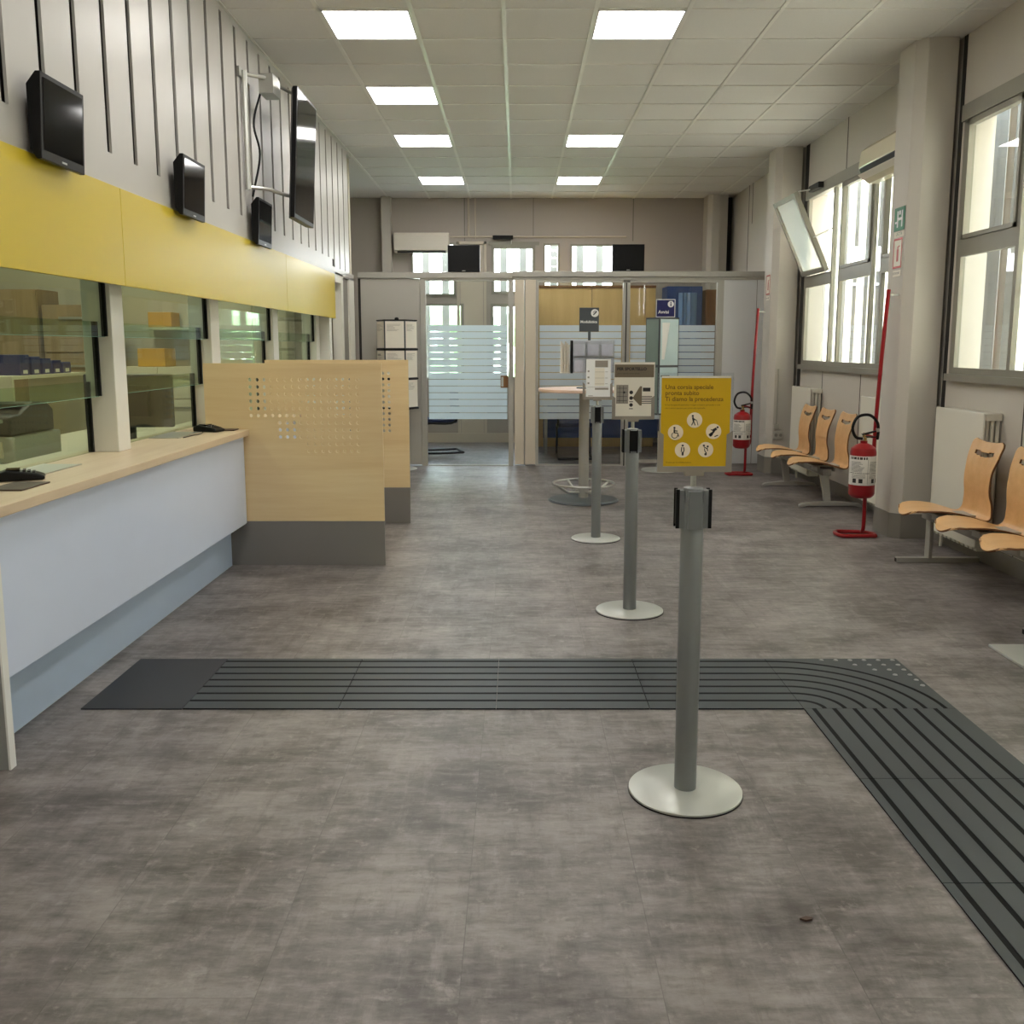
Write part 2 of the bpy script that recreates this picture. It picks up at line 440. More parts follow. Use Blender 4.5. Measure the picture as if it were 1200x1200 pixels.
for i, (n, hs) in enumerate(((5, [FW[0], FL[0]]), (6, [FW[1], FL[1]]), (7, [FW[2]]), (8, [FW[3], FL[2]]))):
    r = sroot(f'window_{n}', ((hs[0][0]+hs[0][1])/2, YF, 1.))
    fr = MB(); gl = MB()
    for (a, b, c, d) in hs:
        t = .045 if n == 6 else .03
        for q in ((a, b, c, c+t), (a, b, d-t, d), (a, a+t, c+t, d-t), (b-t, b, c+t, d-t)): fr.box(q[0], q[1], YF-.03, YF+.05, q[2], q[3])
        gl.box(a+t, b-t, YF+.02, YF+.024, c+t, d-t)
    if n == 6: fr.box(hs[0][0]-.04, hs[0][1]+.06, YF-.02, YF, 2.935, 2.99)
    fr.build('window_frame', 'alu', r); gl.build('pane', 'glass', r)
    lv = MB(); x = hs[0][0]+.12
    while x < hs[0][1]:
        lv.box(x, x+.11, YF+.45, YF+.47, .3, 3.9); x += .30
    lv.build('louvre_screen', 'louvre_g', r)
dr = sroot('door_1', (-.68, YF, 0))
f = MB()
for q in ((-.90, -.86, 0, 2.99), (-.50, -.46, 0, 2.99), (-.90, -.46, 2.95, 2.99)): f.box(q[0], q[1], YF-.04, YF, q[2], q[3])
f.build('door_frame', 'cubbeige', dr)
B(-.85, -.51, YF-.02, YF-.002, .02, 2.94).build('door_leaf', 'cubbeige', dr)
struct(B(-1.55, 2.9, YF-.06, YF, 0, .14).build('baseboard_far', 'cubbeige'))
cd = MB(); cd.tube([(-1.0, YF-.02, 3.06), (1.62, YF-.02, 3.06)], .012, 8); cd.tube([(-.72, YF-.02, 3.06), (-.72, YF-.02, HC)], .014, 8); cd.tube([(-.62, YF-.02, 3.03), (-.62, YF-.02, HC)], .008, 8)
tag(cd.build('cable_conduit', 'cubbeige', smooth=True), 'thin beige conduit running along the far wall above its windows', 'conduit')
t = thing('window_opener', 'black window opener motor above the middle window of the far wall', 'window opener', (-.21, YF-.04, 3.04))
B(-.36, -.06, YF-.08, YF-.031, 3.02, 3.075).build('motor_case', 'black', t, bevel=.004)
MB().tube([(-.09, YF-.05, 3.02), (-.09, YF-.05, 2.95)], .008, 8).build('push_rod', 'steel', t)
struct(B(-5.8, -5.6, -4, YF, 0, HC).build('wall_office', 'office_wall'))
struct(B(-5.6, XR, -4.2, -4, 0, HC).build('wall_back', 'wall'))

# ------------------------------------------------------------------ left wall: ribbed cladding over service windows
YE = 11.2
wl = MB()
wl.cur = 2; wl.box(XL-.06, XL-.05, -4, 9.93, 2.30, HC); wl.box(XL-.06, XL-.05, 9.93, YE, 2.22, HC); wl.cur = 0  # back sheet coloured dark to paint the shade inside the grooves
wl.box(XL-.015, XL, -4, 9.93, 1.742, 2.345); wl.box(XL-.05, XL, -4, YE, 3.575, HC)
wl.box(XL-.05, XL, 9.93, YE, 2.20, 2.27); wl.box(XL-.05, XL-.0151, -4, 9.93, 2.30, 2.345)
GR = [4.553+.3035*k for k in range(-28, 22)]
y = -4
for gy in GR:
    if gy <= y: continue
    top = 2.345 if gy < 9.95 else 2.27
    wl.box(XL-.013, XL, y, min(gy, YE), (2.345 if y < 9.9 else 2.27), 3.575); y = gy+.05
    if gy > YE: break
wl.cur = 1
wl.box(XL-.17, XL-.05, 9.93, 10.06, 0, 2.22); wl.box(XL-.1, XL, 10.38, 10.50, 0, 2.22); wl.box(XL-.12, XL, 10.88, YE, 0, 2.22)
wl.box(XL-.12, XL, 10.06, 10.38, 2.12, 2.22)
wall_left = struct(wl.build('wall_left', ['rib', 'post', 'wall_dark']))
struct(B(-2.3, -2.2, -4, 3.0, 0, 2.3).build('wall_side', 'post'))
struct(B(-2.3, XL-.062, -4, YE, 2.30, HC).build('wall_bulkhead', 'office_wall'))
d2 = sroot('door_2', (XL-.03, 10.69, 0))
B(XL-.06, XL-.02, 10.50, 10.88, .01, 2.20).build('door_leaf', 'skirt', d2)
MB().tube([(XL-.02, 10.56, 1.0), (XL+.03, 10.56, 1.0), (XL+.03, 10.68, 1.0)], .009, 8).build('door_handle', 'steel', d2)
struct(B(-5.6, XL-.04, YE, YE+.1, 0, HC).build('wall_divider', 'office_wall'))

fa = thing('fascia', 'long yellow fascia board above the service windows', 'fascia', (XL, 6, 1.74))
for a, b in ((-3, 1.40), (1.404, 4.62), (4.624, 7.86), (7.864, 9.93)):
    B(XL+.001, XL+.019, a, b, 1.738, 2.192).build('fascia_panel', 'yellow', fa, bevel=.0015)

# posts and stepped security glazing
PO = [(3.0, 3.15), (4.835, 4.985), (6.40, 6.58), (8.03, 8.20), (9.75, 9.90)]
tn = 7
for a, b in PO:
    z0 = .912 if a < 8 else .3
    p = struct(MB().box(-2.20, -2.05, a, b, z0, 2.299).build(f'trim_{tn}', 'post', bevel=.004)); tn += 1
TP = [(-2.085, 1.50, 2.298), (-2.135, 1.20, 1.575), (-2.19, .913, 1.272)]
for i in range(4):
    a, b = PO[i][1], PO[i+1][0]
    r = sroot(f'window_{9+i}', (-2.13, (a+b)/2, .913))
    for x, z0, z1 in TP:
        B(x-.006, x+.006, a+.002, b-.014, z0, z1).build('pane', ['teller'], r)
    s = MB()
    for x, z0, z1 in TP: s.box(x-.014, x+.014, b-.014, b-.001, z0, z1)
    s.build('black_seal', 'black', r)
    e = MB()
    for x, z0, z1 in TP[:2]: e.box(x-.006, x+.006, a+.002, b-.014, z0-.003, z0-.0005)
    e.build('glass_edge', 'edge', r)

# ------------------------------------------------------------------ service counter
sc = thing('service_counter', 'long pale blue-grey service counter front below the worktop', 'counter', (-1.9, 4.6, 0))
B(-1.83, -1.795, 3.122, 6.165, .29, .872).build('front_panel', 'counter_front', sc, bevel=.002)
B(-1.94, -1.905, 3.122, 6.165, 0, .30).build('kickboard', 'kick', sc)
e = B(-2.24, -1.757, 3.085, 3.118, 0, .871).build('end_panel', 'endpanel', sc)
e['label'] = 'grey end panel'
B(-1.757, -1.750, 3.083, 3.12, 0, .871).build('edge_strip', 'white', e)
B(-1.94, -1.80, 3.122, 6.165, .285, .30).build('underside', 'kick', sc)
wt = B(-2.26, -1.755, 3.07, 6.163, .873, .912).build('counter_worktop', 'top', bevel=.003)
tag(wt, 'pale maple worktop along the service windows', 'worktop')
w = B(-2.26, -1.755, 6.215, 7.675, .873, .912).build('counter_worktop', 'top', bevel=.003)
tag(w, 'pale maple worktop hidden between the two perforated screens', 'worktop')
s2 = thing('service_counter', 'short blue-grey counter front between the two perforated screens', 'counter', (-1.9, 6.9, 0))
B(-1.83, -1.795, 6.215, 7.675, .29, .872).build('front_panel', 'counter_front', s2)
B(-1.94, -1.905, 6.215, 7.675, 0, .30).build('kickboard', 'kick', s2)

def screen(name, label, y, x0=-2.045, x1=-.883):
    t = thing(name, label, 'privacy screen', ((x0+x1)/2, y, 0), 'perforated maple screens between counters')
    z0, z1, th, p, r = .299, 1.342, .018, .0468, .0125
    cx = [-1.745+p*i for i in range(16)]; cz = [1.235-p*k for k in range(11)]
    has = lambda i, k: 0 <= i < 16 and (k <= 5 or (k <= 8 and i >= 4) or (k > 8 and i >= 8))
    m = MB(); gx0, gx1, gz0, gz1 = cx[0]-p/2, cx[-1]+p/2, cz[-1]-p/2, cz[0]+p/2
    ya, yb = y, y+th
    def quad(a, b, c, d):
        for yy in (ya, yb):
            q = len(m.v); m.v += [(a, yy, c), (b, yy, c), (b, yy, d), (a, yy, d)]; m.face([q, q+1, q+2, q+3])
    for a, b, c, d in ((x0, gx0, z0, z1), (gx1, x1, z0, z1), (gx0, gx1, z0, gz0), (gx0, gx1, gz1, z1)): quad(a, b, c, d)
    n = 12
    for i, x in enumerate(cx):
        for k, z in enumerate(cz):
            if not has(i, k): quad(x-p/2, x+p/2, z-p/2, z+p/2); continue
            q = len(m.v)
            for yy in (ya, yb):
                for jn in range(n):
                    an = 2*PI*jn/n+PI/4; ca, sa = math.cos(an), math.sin(an); mx = max(abs(ca), abs(sa))
                    m.v.append((x+ca/mx*p/2, yy, z+sa/mx*p/2)); m.v.append((x+ca*r, yy, z+sa*r))
            for side in (0, 2*n):
                for jn in range(n):
                    j2 = (jn+1) % n; m.face([q+side+2*jn, q+side+2*j2, q+side+2*j2+1, q+side+2*jn+1])
            for jn in range(n):
                j2 = (jn+1) % n; m.face([q+2*jn+1, q+2*j2+1, q+2*n+2*j2+1, q+2*n+2*jn+1])
    for a, b, c, d in ((x0, x0, z0, z1), (x1, x1, z0, z1)):
        q = len(m.v); m.v += [(a, ya, c), (a, yb, c), (a, yb, d), (a, ya, d)]; m.face([q, q+1, q+2, q+3])
    for zz in (z0, z1):
        q = len(m.v); m.v += [(x0, ya, zz), (x1, ya, zz), (x1, yb, zz), (x0, yb, zz)]; m.face([q, q+1, q+2, q+3])
    m.build('perforated_panel', 'maple', t)
    B(x0, x1, y-.001, y+th+.001, 0, .298).build('base_plate', 'plate', t)
    return t
screen('privacy_screen', 'perforated maple screen with grey base at the end of the front counter', 6.181)
screen('privacy_screen', 'perforated maple screen partly hidden behind the one at the counter end', 7.694)

# things on the counter
def terminal(x, y, rot, label, z=.912):
    t = thing('card_terminal', label, 'card terminal', (x, y, z), 'black terminals on the counter')
    m = MB(); m.prismx([(-.09, .003), (.09, .003), (.09, .03), (.05, .045), (-.06, .03), (-.09, .018)], -.045, .045)
    m.build('terminal_body', 'black', t, smooth=False, bevel=.006, world=False)
    MB().box(-.032, .032, .0, .05, .0385, .048).build('display', 'screen', t, world=False)
    m = MB()
    for i in range(3):
        for k in range(3): m.box(-.028+i*.02, -.014+i*.02, -.055+k*.017, -.044+k*.017, .028+k*.004, .036+k*.004)
    m.build('keypad', 'printer', t, world=False)
    t.rotation_euler = (0, 0, rot); return t
terminal(-2.02, 3.80, 2.0, 'black card terminal lying on the worktop beside the brown pad')
terminal(-1.965, 6.00, 1.2, 'black card terminal on the worktop against the perforated screen')
terminal(-2.34, 5.72, 1.5, 'black card terminal lying behind the second service window', .7805)
tag(B(-2.0, -1.86, 3.50, 3.72, .9125, .918).build('writing_pad', 'leather', bevel=.002), 'flat brown writing pad on the worktop near the end panel', 'writing pad')
tag(B(-1.92, -1.82, 6.05, 6.155, .9125, .92).build('writing_pad', 'leather', bevel=.002), 'small brown pad on the worktop against the perforated screen', 'writing pad')
for y, w in ((4.1, 'first'), (5.75, 'second')):
    m = MB(); m.prismy([(-2.175, .9125), (-2.0, .9125), (-2.0, .918), (-2.02, .916), (-2.155, .916), (-2.175, .918)], y-.2, y+.2)
    tag(m.build('pass_tray', 'steel'), f'flat steel pass tray on the worktop under the {w} service window', 'pass tray', 'steel pass trays')
m = MB().tube(smooth_path([(-1.97, 5.55, .9175), (-1.96, 5.7, .918), (-1.95, 5.80, .918), (-1.98, 5.93, .918)]), .003, 6)
tag(m.build('terminal_cable', 'black', smooth=True), 'thin black cable lying on the worktop by the second window', 'cable')

# ------------------------------------------------------------------ back office seen through the glass
tag(B(-2.95, -2.27, 3.16, 9.7, .745, .78).build('office_desk', 'office_white', bevel=.003), 'long pale office desk behind the service windows', 'desk')
dk = [o for o in SC.objects if o.name == 'office_desk'][0]
for y in (3.25, 4.9, 6.5, 8.1, 9.6): B(-2.9, -2.32, y-.02, y+.02, 0, .745).build('side_support', 'office_white', dk)
def cupboard(x0, x1, y0, y1, z0, z1, mt, label, nd=2, drawers=False, group='back office cupboards', name='office_cupboard'):
    t = thing(name, label, 'cupboard', ((x0+x1)/2, (y0+y1)/2, z0), group)
    B(x0, x1, y0+.02, y1, z0, z1).build('carcass', mt, t)
    w = (x1-x0)/nd
    for i in range(nd):
        if drawers:
            h = (z1-z0)/4
            for k in range(4):
                d = B(x0+i*w+.006, x0+(i+1)*w-.006, y0, y0+.02, z0+k*h+.006, z0+(k+1)*h-.006).build('drawer', mt, t)
                B(x0+i*w+w*.3, x0+i*w+w*.7, y0-.015, y0, z0+k*h+h*.7, z0+k*h+h*.75).build('handle', 'steel', d)
        else:
            d = B(x0+i*w+.006, x0+(i+1)*w-.006, y0, y0+.02, z0+.01, z1-.01).build('door', mt, t)
            B(x0+i*w+w*.84, x0+i*w+w*.88, y0-.02, y0, (z0+z1)/2-.06, (z0+z1)/2+.06).build('handle', 'steel', d)
    return t
cupboard(-5.5, -4.66, 9.3, 9.75, 0, 2.0, 'office_cab', 'brown tall office cupboard seen through the first service window', 2)
cupboard(-4.62, -4.06, 9.3, 9.75, 0, 1.85, 'office_cab', 'brown drawer cabinet beside the tall brown office cupboard', 1, True)
cupboard(-3.98, -3.1, 9.35, 9.75, 0, 1.25, 'office_white', 'low cream cabinet with drawers behind the second service window', 2, True)
cupboard(-3.05, -2.35, 9.75, 10.1, 0, 1.9, 'office_white', 'tall cream office cupboard behind the third service window', 2)
struct(B(-5.6, -2.25, 10.12, 10.2, 0, HC).build('wall_rear', 'office_wall'))
sh = thing('office_shelf', 'wall-side office shelf unit carrying the blue binders', 'shelf', (-4.35, 8.2, 0))
B(-4.6, -4.05, 7.6, 8.95, 1.185, 1.212).build('shelf_board', 'office_white', sh)
B(-4.6, -4.05, 7.6, 7.63, 0, 1.185).build('side_panel', 'office_white', sh); B(-4.6, -4.05, 8.92, 8.95, 0, 1.185).build('side_panel', 'office_white', sh)
B(-4.6, -4.05, 7.63, 8.92, .55, .575).build('shelf_board', 'office_white', sh)
for i in range(5):
    y = 7.84+.185*i; lab = ['tallest', 'second', 'third', 'fourth', 'lowest'][i]
    t = thing('ring_binder', f'{lab} blue binder in the row on the office shelf', 'binder', (-4.25, y, 1.2125), 'blue binders on the office shelf')
    h = .17-.018*i
    B(-4.40, -4.10, y, y+.15, 1.2125, 1.2125+h).build('cover', 'binder', t, bevel=.004)
    B(-4.0995, -4.098, y+.04, y+.11, 1.225, 1.225+.03).build('spine_label', 'label', t)
def printer(x, y, z, label):
    t = thing('printer', label, 'printer', (x, y, z), 'office printers')
    m = MB(); m.prismx([(-.28, 0), (.28, 0), (.28, .14), (.2, .19), (.02, .2), (-.14, .13), (-.28, .12)], -.24, .24)
    m.build('housing', 'printer', t, bevel=.012, world=False)
    B(-.2, .2, -.42, -.16, .085, .105).build('output_tray', 'printer_l', t, world=False)
    B(-.18, .18, -.283, -.279, .03, .08).build('paper_slot', 'dark', t, world=False)
    B(.05, .2, -.1, .0, .172, .19).build('control_panel', 'dark', t, world=False)
    return t
dk2 = tag(B(-3.75, -3.02, 4.4, 8.4, .70, .735).build('side_desk', 'office_white'), 'second pale office desk carrying the charcoal printer', 'desk')
for y in (4.45, 6.4, 8.35): B(-3.7, -3.1, y-.02, y+.02, 0, .70).build('side_support', 'office_white', dk2)
printer(-3.35, 6.05, .90, 'charcoal printer standing on grey paper cassette behind first service window')
t = thing('paper_cassette', 'grey paper cassette unit under the charcoal printer', 'paper cassette', (-3.35, 6.05, .736))
B(-3.62, -3.08, 5.75, 6.35, .736, .898).build('case', 'printer_l', t, bevel=.01)
B(-3.55, -3.15, 5.74, 5.75, .77, .87).build('tray_front', 'office_white', t)
t = thing('computer_monitor', 'large dark computer monitor seen from behind through second service window', 'monitor', (-2.62, 6.0, .78))
MB().box(-2.86, -2.28, 6.24, 6.29, .92, 1.27).build('display_back', 'printer', t, bevel=.01)
B(-2.72, -2.42, 6.20, 6.24, .99, 1.2).build('rear_bulge', 'dark', t, bevel=.01)
B(-2.60, -2.54, 6.25, 6.28, .80, .95).build('stand_neck', 'dark', t); B(-2.70, -2.44, 6.16, 6.36, .7805, .80).build('stand_foot', 'dark', t)
hs = thing('wall_shelf', 'short cream shelf with the mustard box on the office wall', 'shelf', (-3.6, 10.0, 1.62))
B(-3.85, -3.2, 9.8, 10.12, 1.62, 1.645).build('shelf_board', 'office_white', hs)
tag(B(-3.80, -3.56, 9.85, 10.1, 1.646, 1.80).build('storage_box', 'yellow_box', bevel=.004), 'mustard yellow box on the high office wall shelf', 'box', 'mustard boxes')
tag(B(-3.75, -3.48, 9.4, 9.7, 1.2515, 1.43).build('storage_box', 'yellow_box', bevel=.004), 'mustard yellow box standing on the low cream cabinet', 'box', 'mustard boxes')

# ------------------------------------------------------------------ monitors and the portrait television
def wall_monitor(y0, label):
    w, h, xb, xf = .365, .325, -1.868, -1.81
    t = thing('monitor', label, 'monitor', (xb, y0+w/2, 2.155), 'queue monitors above the fascia')
    xl = xf-.015; m = MB(); m.prismy([(xl, 2.165), (xf, 2.487), (xf-.02, 2.487), (xb, 2.44), (xb, 2.20), (xl-.02, 2.165)], y0, y0+w)
    m.build('casing', 'bezel', t, bevel=.003)
    MB().prismy([(xl+.0018, 2.20), (xf-.0005, 2.468), (xf+.001, 2.468), (xl+.0033, 2.20)], y0+.018, y0+w-.018).build('display', 'screen', t)
    B(xl, xl+.003, y0+w/2-.02, y0+w/2+.02, 2.176, 2.183).build('badge', 'steel', t)
    B(XL+.001, xb, y0+w/2-.05, y0+w/2+.05, 2.25, 2.38).build('wall_mount', 'black', t)
wall_monitor(3.765, 'black monitor above the fascia, biggest and closest of the three')
wall_monitor(5.315, 'black monitor above the fascia, middle one of the three')
wall_monitor(6.83, 'black monitor above the fascia, directly below the portrait television')
tv = thing('television', 'tall black portrait television hung on a bracket by the ribbed wall', 'television', (-1.6, 7.5, 2.4))
xb, xf, ya, yb, za, zb = -1.64, -1.585, 7.14, 7.80, 2.39, 3.31
def lean(m):
    m.v = [(x-(zb-z)*.055, y, z) for x, y, z in m.v]; return m
m = MB(); m.prismz([(xf, ya), (xf, yb), (xf-.03, yb), (xb, yb-.06), (xb, ya+.06), (xf-.03, ya)], za, zb); lean(m).build('casing', 'bezel', tv, bevel=.004)
lean(B(xf, xf+.002, ya+.02, yb-.02, za+.03, zb-.02)).build('display', 'screen', tv)
m = MB()
m.box(XL+.001, XL+.02, 6.72, 6.98, 3.27, 3.33)
for z in (3.30, 2.55): m.tube([(XL+.02, 6.80, z), (XL+.14, 6.9, z), (xb, 7.4, z)], .014, 8)
m.tube([(XL+.03, 6.80, 2.53), (XL+.03, 6.80, 3.32)], .02, 8)
m.box(XL+.10, XL+.2, 6.9, 7.1, 3.2, 3.33)
m.build('wall_bracket', 'steel', tv, smooth=True)
MB().tube(smooth_path([(XL+.1, 6.95, 3.22), (XL+.05, 6.92, 3.0), (XL+.07, 6.98, 2.8), (XL+.03, 6.9, 2.5)]), .008, 8).build('cable', 'black', tv, smooth=True)

# ------------------------------------------------------------------ ceiling lamps
LAMPS = [(-2, 0, 'first'), (-2, 3, 'second'), (-2, 6, 'third'), (-2, 10, 'last'), (1, 0, 'first'), (1, 6, 'middle'), (1, 10, 'last')]
for k, q, w in LAMPS:
    x0, y0 = GX+GP*k, GY+GQ*q; side = 'ribbed wall' if k < 0 else 'windows'
    t = thing('ceiling_light', f'square glowing ceiling panel, {w} of the row on the side of the {side}', 'ceiling light', (x0+GP/2, y0+GQ/2, HC), 'square ceiling lights')
    m = MB(); a, b, c, d = x0+.012, x0+GP-.012, y0+.012, y0+GQ-.012
    for r in ((a, b, c, c+.012), (a, b, d-.012, d), (a, a+.012, c, d), (b-.012, b, c, d)): m.box(r[0], r[1], r[2], r[3], HC-.009, HC-.0005)
    m.build('lamp_frame', 'white', t)
    B(a+.012, b-.012, c+.012, d-.012, HC-.006, HC-.001).build('diffuser', 'lamp', t)
for k, q in ((-2, -3), (1, -3), (-2, -7), (1, -7), (-2, -12), (1, -12)):
    L = bpy.data.lights.new('ceiling_lamp', 'AREA'); L.shape = 'SQUARE'; L.size = .56; L.energy = 6*PI*.56*.56; L.color = (1., .975, .94)
    o = bpy.data.objects.new('ceiling_lamp', L); COL.objects.link(o); o.location = (GX+GP*(k+.5), GY+GQ*(q+.5), HC-.01)
for y in (4.5, 8.0):
    L = bpy.data.lights.new('office_lamp', 'AREA'); L.shape = 'SQUARE'; L.size = .6; L.energy = 17; L.color = (1., .95, .82)
    o = bpy.data.objects.new('office_lamp', L); COL.objects.link(o); o.location = (-3.9, y, HC-.02)

# ------------------------------------------------------------------ cubicle front (partition with glazing)
YC = 11.48
pw = sroot('wall_partition', (.5, YC, 0))
m = MB(); m.box(-1.90, -.055, YC-.02, YC+.07, 2.255, 2.325); m.box(-.055, 2.99, YC-.03, YC+.08, 2.27, 2.335); m.box(-.055, 2.99, YC-.01, YC+.07, 2.235, 2.27)
m.build('top_rail', 'cubframe', pw, bevel=.004)
B(-1.87, -1.165, YC, YC+.05, .02, 2.25).build('solid_panel', 'cubpanel', pw)
B(2.47, 2.985, YC, YC+.05, .03, 2.235).build('solid_panel', 'white_panel', pw)
B(2.862, 2.868, YC-.002, YC, .03, 2.235).build('panel_joint', 'skirt', pw)
B(-1.90, -1.872, YC, YC+.05, 0, 2.25).build('panel_joint', 'wall_dark', pw)
B(2.985, 3.0, YC-.01, YC+.06, 0, 2.27).build('edge_trim', 'white', pw)
for a, b in ((-.03, .083), (.097, .222)): B(a, b, YC-.02, YC+.08, .02, 2.235).build('pilaster', 'cubbeige', pw, bevel=.004)
m = MB()
for a, b in ((-1.16, -1.095), (-.105, -.045), (.222, .258), (1.268, 1.30), (1.315, 1.352), (2.392, 2.47)): m.box(a, b, YC-.005, YC+.06, 0, 2.255)
m.box(.258, 2.392, YC-.005, YC+.055, 2.205, 2.24); m.box(-1.1, -.1, YC-.005, YC+.055, 2.225, 2.26); m.box(1.352, 2.392, YC-.005, YC+.055, .04, .075); m.box(.258, 1.268, YC+.02, YC+.03, 0, .02)
m.build('mullion', 'cubframe', pw)
B(1.30, 1.315, YC+.01, YC+.05, 0, 2.24).build('mullion_gap', 'wall_dark', pw)
def glazed(r, x0, x1, z0, z1):
    B(x0, x1, YC+.025, YC+.031, z0, z1).build('pane', 'glass', r)
    f = MB(); z = 1.703; k = 0
    while z > .57:
        f.box(x0+.012, x1-.012, YC+.020, YC+.0205, z-.0735, z); z -= .0813; k += 1
    f.build('frosted_film', 'film', r)
r = sroot('window_13', (.76, YC, 0)); glazed(r, .258, 1.268, .02, 2.205)
r = sroot('window_14', (1.87, YC, 0)); glazed(r, 1.352, 2.392, .075, 2.205)
r = sroot('door_3', (-.6, YC, 0)); glazed(r, -1.085, -.108, .015, 2.225)
lk = B(-.20, -.108, YC-.005, YC+.05, .955, 1.10).build('door_lock', 'brown', r, bevel=.003)
B(-.192, -.165, YC-.0075, YC-.005, .97, 1.085).build('lock_plate', 'base', lk)
B(-1.085, -.108, YC+.0, YC+.05, 0, .015).build('threshold', 'base', r)
struct(B(.09, .14, YC+.09, YF-.07, 0, 2.3).build('wall_inner', 'cubpanel'))

def desk_monitor(x, lab):
    t = thing('monitor', lab, 'monitor', (x, YC+.02, 2.33), 'monitors on the office partition')
    z0 = 2.337 if x > 0 else 2.327
    B(x-.19, x+.19, YC-.03, YC+.02, z0, z0+.31).build('casing', 'bezel', t, bevel=.004)
    B(x-.178, x+.178, YC-.032, YC-.03, z0+.03, z0+.295).build('display', 'bezel', t)
    B(x-.02, x+.02, YC-.0325, YC-.0305, z0+.008, z0+.016).build('badge', 'steel', t)
desk_monitor(-.633, 'black monitor on top of the partition above the glass door')
desk_monitor(1.32, 'black monitor on top of the partition between the two wide panes')

# inside the cubicle
def wcup(x0, x1, label):
    t = thing('wall_cupboard', label, 'cupboard', ((x0+x1)/2, 13.9, 1.2), 'ochre cupboards inside the glazed office')
    B(x0, x1, 13.72, 14.3, 0, 2.31).build('carcass', 'ochre', t); d = B(x0+.006, x1-.006, 13.70, 13.72, .02, 2.27).build('door', 'ochre', t)
    B(x0, x1, 13.69, 13.72, 2.275, 2.31).build('cornice', 'brown', t)
wcup(.31, 1.065, 'ochre wooden cupboard behind the grey sign, left of its twin'); wcup(1.07, 1.83, 'ochre wooden cupboard beside the twin that stands behind the grey sign')
wcup(1.83, 1.98, 'narrow ochre cupboard unit next to the blue locker')
t = thing('locker', 'blue metal locker inside the glazed office beside the ochre cupboards', 'locker', (2.38, 13.7, 0))
B(2.12, 2.62, 13.58, 14.05, 0, 2.29).build('body', 'blue', t); B(2.13, 2.61, 13.565, 13.58, .05, 2.26).build('door', 'blue', t)
m = MB()
for i in range(4): m.prismz([(2.28+.06*i, 13.555), (2.36+.06*i, 13.555), (2.33+.055*i, 13.50+.01*(i % 2)), (2.30+.05*i, 13.52)], 1.55+.1*(i % 3), 2.2)
tag(m.build('hanging_garment', 'cloth', smooth=True, angle=80), 'pale blue garment hanging on the blue locker', 'garment')
t = thing('wardrobe', 'dark brown wardrobe standing between the blue locker and the window wall', 'wardrobe', (2.85, 13.7, 0))
B(2.66, 2.95, 13.5, 14.0, 0, 2.24).build('body', 'brown', t); B(2.67, 2.94, 13.485, 13.5, .05, 2.2).build('door', 'brown', t)
t = thing('office_table', 'office table with a navy modesty panel inside the glazed office', 'desk', (1.2, 13.0, 0))
B(.35, 2.2, 12.7, 13.4, .72, .75).build('table_top', 'ochre', t); B(.36, 2.19, 13.0, 13.03, .20, .71).build('modesty_panel', 'blue', t)
for x in (.37, 2.14): B(x, x+.04, 12.75, 13.35, 0, .72).build('leg', 'legs', t)
def office_chair(x, y, label, rot=0.):
    t = thing('visitor_chair', label, 'chair', (x, y, 0), 'navy cantilever visitor chairs')
    m = MB(); m.box(-.22, .22, -.22, .22, .42, .48); m.build('seat', 'navyfab', t, bevel=.02, world=False)
    m = MB(); m.box(-.21, .21, .2, .24, .52, .9); m.build('backrest', 'navyfab', t, bevel=.015, world=False)
    path = []
    for s in (-1, 1):
        p = [(s*.22, .22, .88), (s*.22, .2, .45), (s*.22, -.2, .42), (s*.22, -.22, .3), (s*.22, -.22, .05), (s*.22, -.18, .018), (s*.22, .3, .018)]
        path.append(smooth_path(p, 5))
    full = path[0]+path[1][::-1]
    MB().tube(full, .015, 8).build('frame', 'black', t, smooth=True, world=False)
    t.rotation_euler = (0, 0, rot); return t
office_chair(-1.08, 12.95, 'navy cantilever chair seen through the glass door', -1.3)
office_chair(.75, 12.35, 'navy cantilever chair at the office table behind the round table', PI)

# air conditioners
t = thing('air_conditioner', 'cream air conditioner mounted over the window beside the column', 'air conditioner', (3.0, 8.0, 2.83))
prof = [(XR-.05, 2.84), (XR-.05, 3.14), (XR-.16, 3.15), (XR-.22, 3.10), (XR-.235, 2.97), (XR-.20, 2.88), (XR-.14, 2.835)]
MB().prismy(prof, 7.47, 8.42).build('casing', 'ac', t, bevel=.006)
MB().prismy([(XR-.206, 2.875), (XR-.237, 2.95), (XR-.230, 2.962), (XR-.19, 2.87)], 7.52, 8.39).build('air_outlet', 'dark', t)
MB().prismy([(XR-.20, 2.862), (XR-.246, 2.90), (XR-.243, 2.905), (XR-.196, 2.867)], 7.52, 8.39).build('flap', 'acwhite', t)
t = thing('air_conditioner', 'white air conditioner high on the far wall over a window', 'air conditioner', (-1.41, 14.25, 2.8))
MB().prismx([(YF-.001, 2.82), (YF-.001, 3.1), (YF-.2, 3.1), (YF-.22, 3.06), (YF-.21, 2.85), (YF-.14, 2.82)], -1.81, -1.0).build('casing', 'acwhite', t, bevel=.006)
B(-1.76, -1.05, YF-.2, YF-.15, 2.815, 2.835).build('air_outlet', 'dark', t)

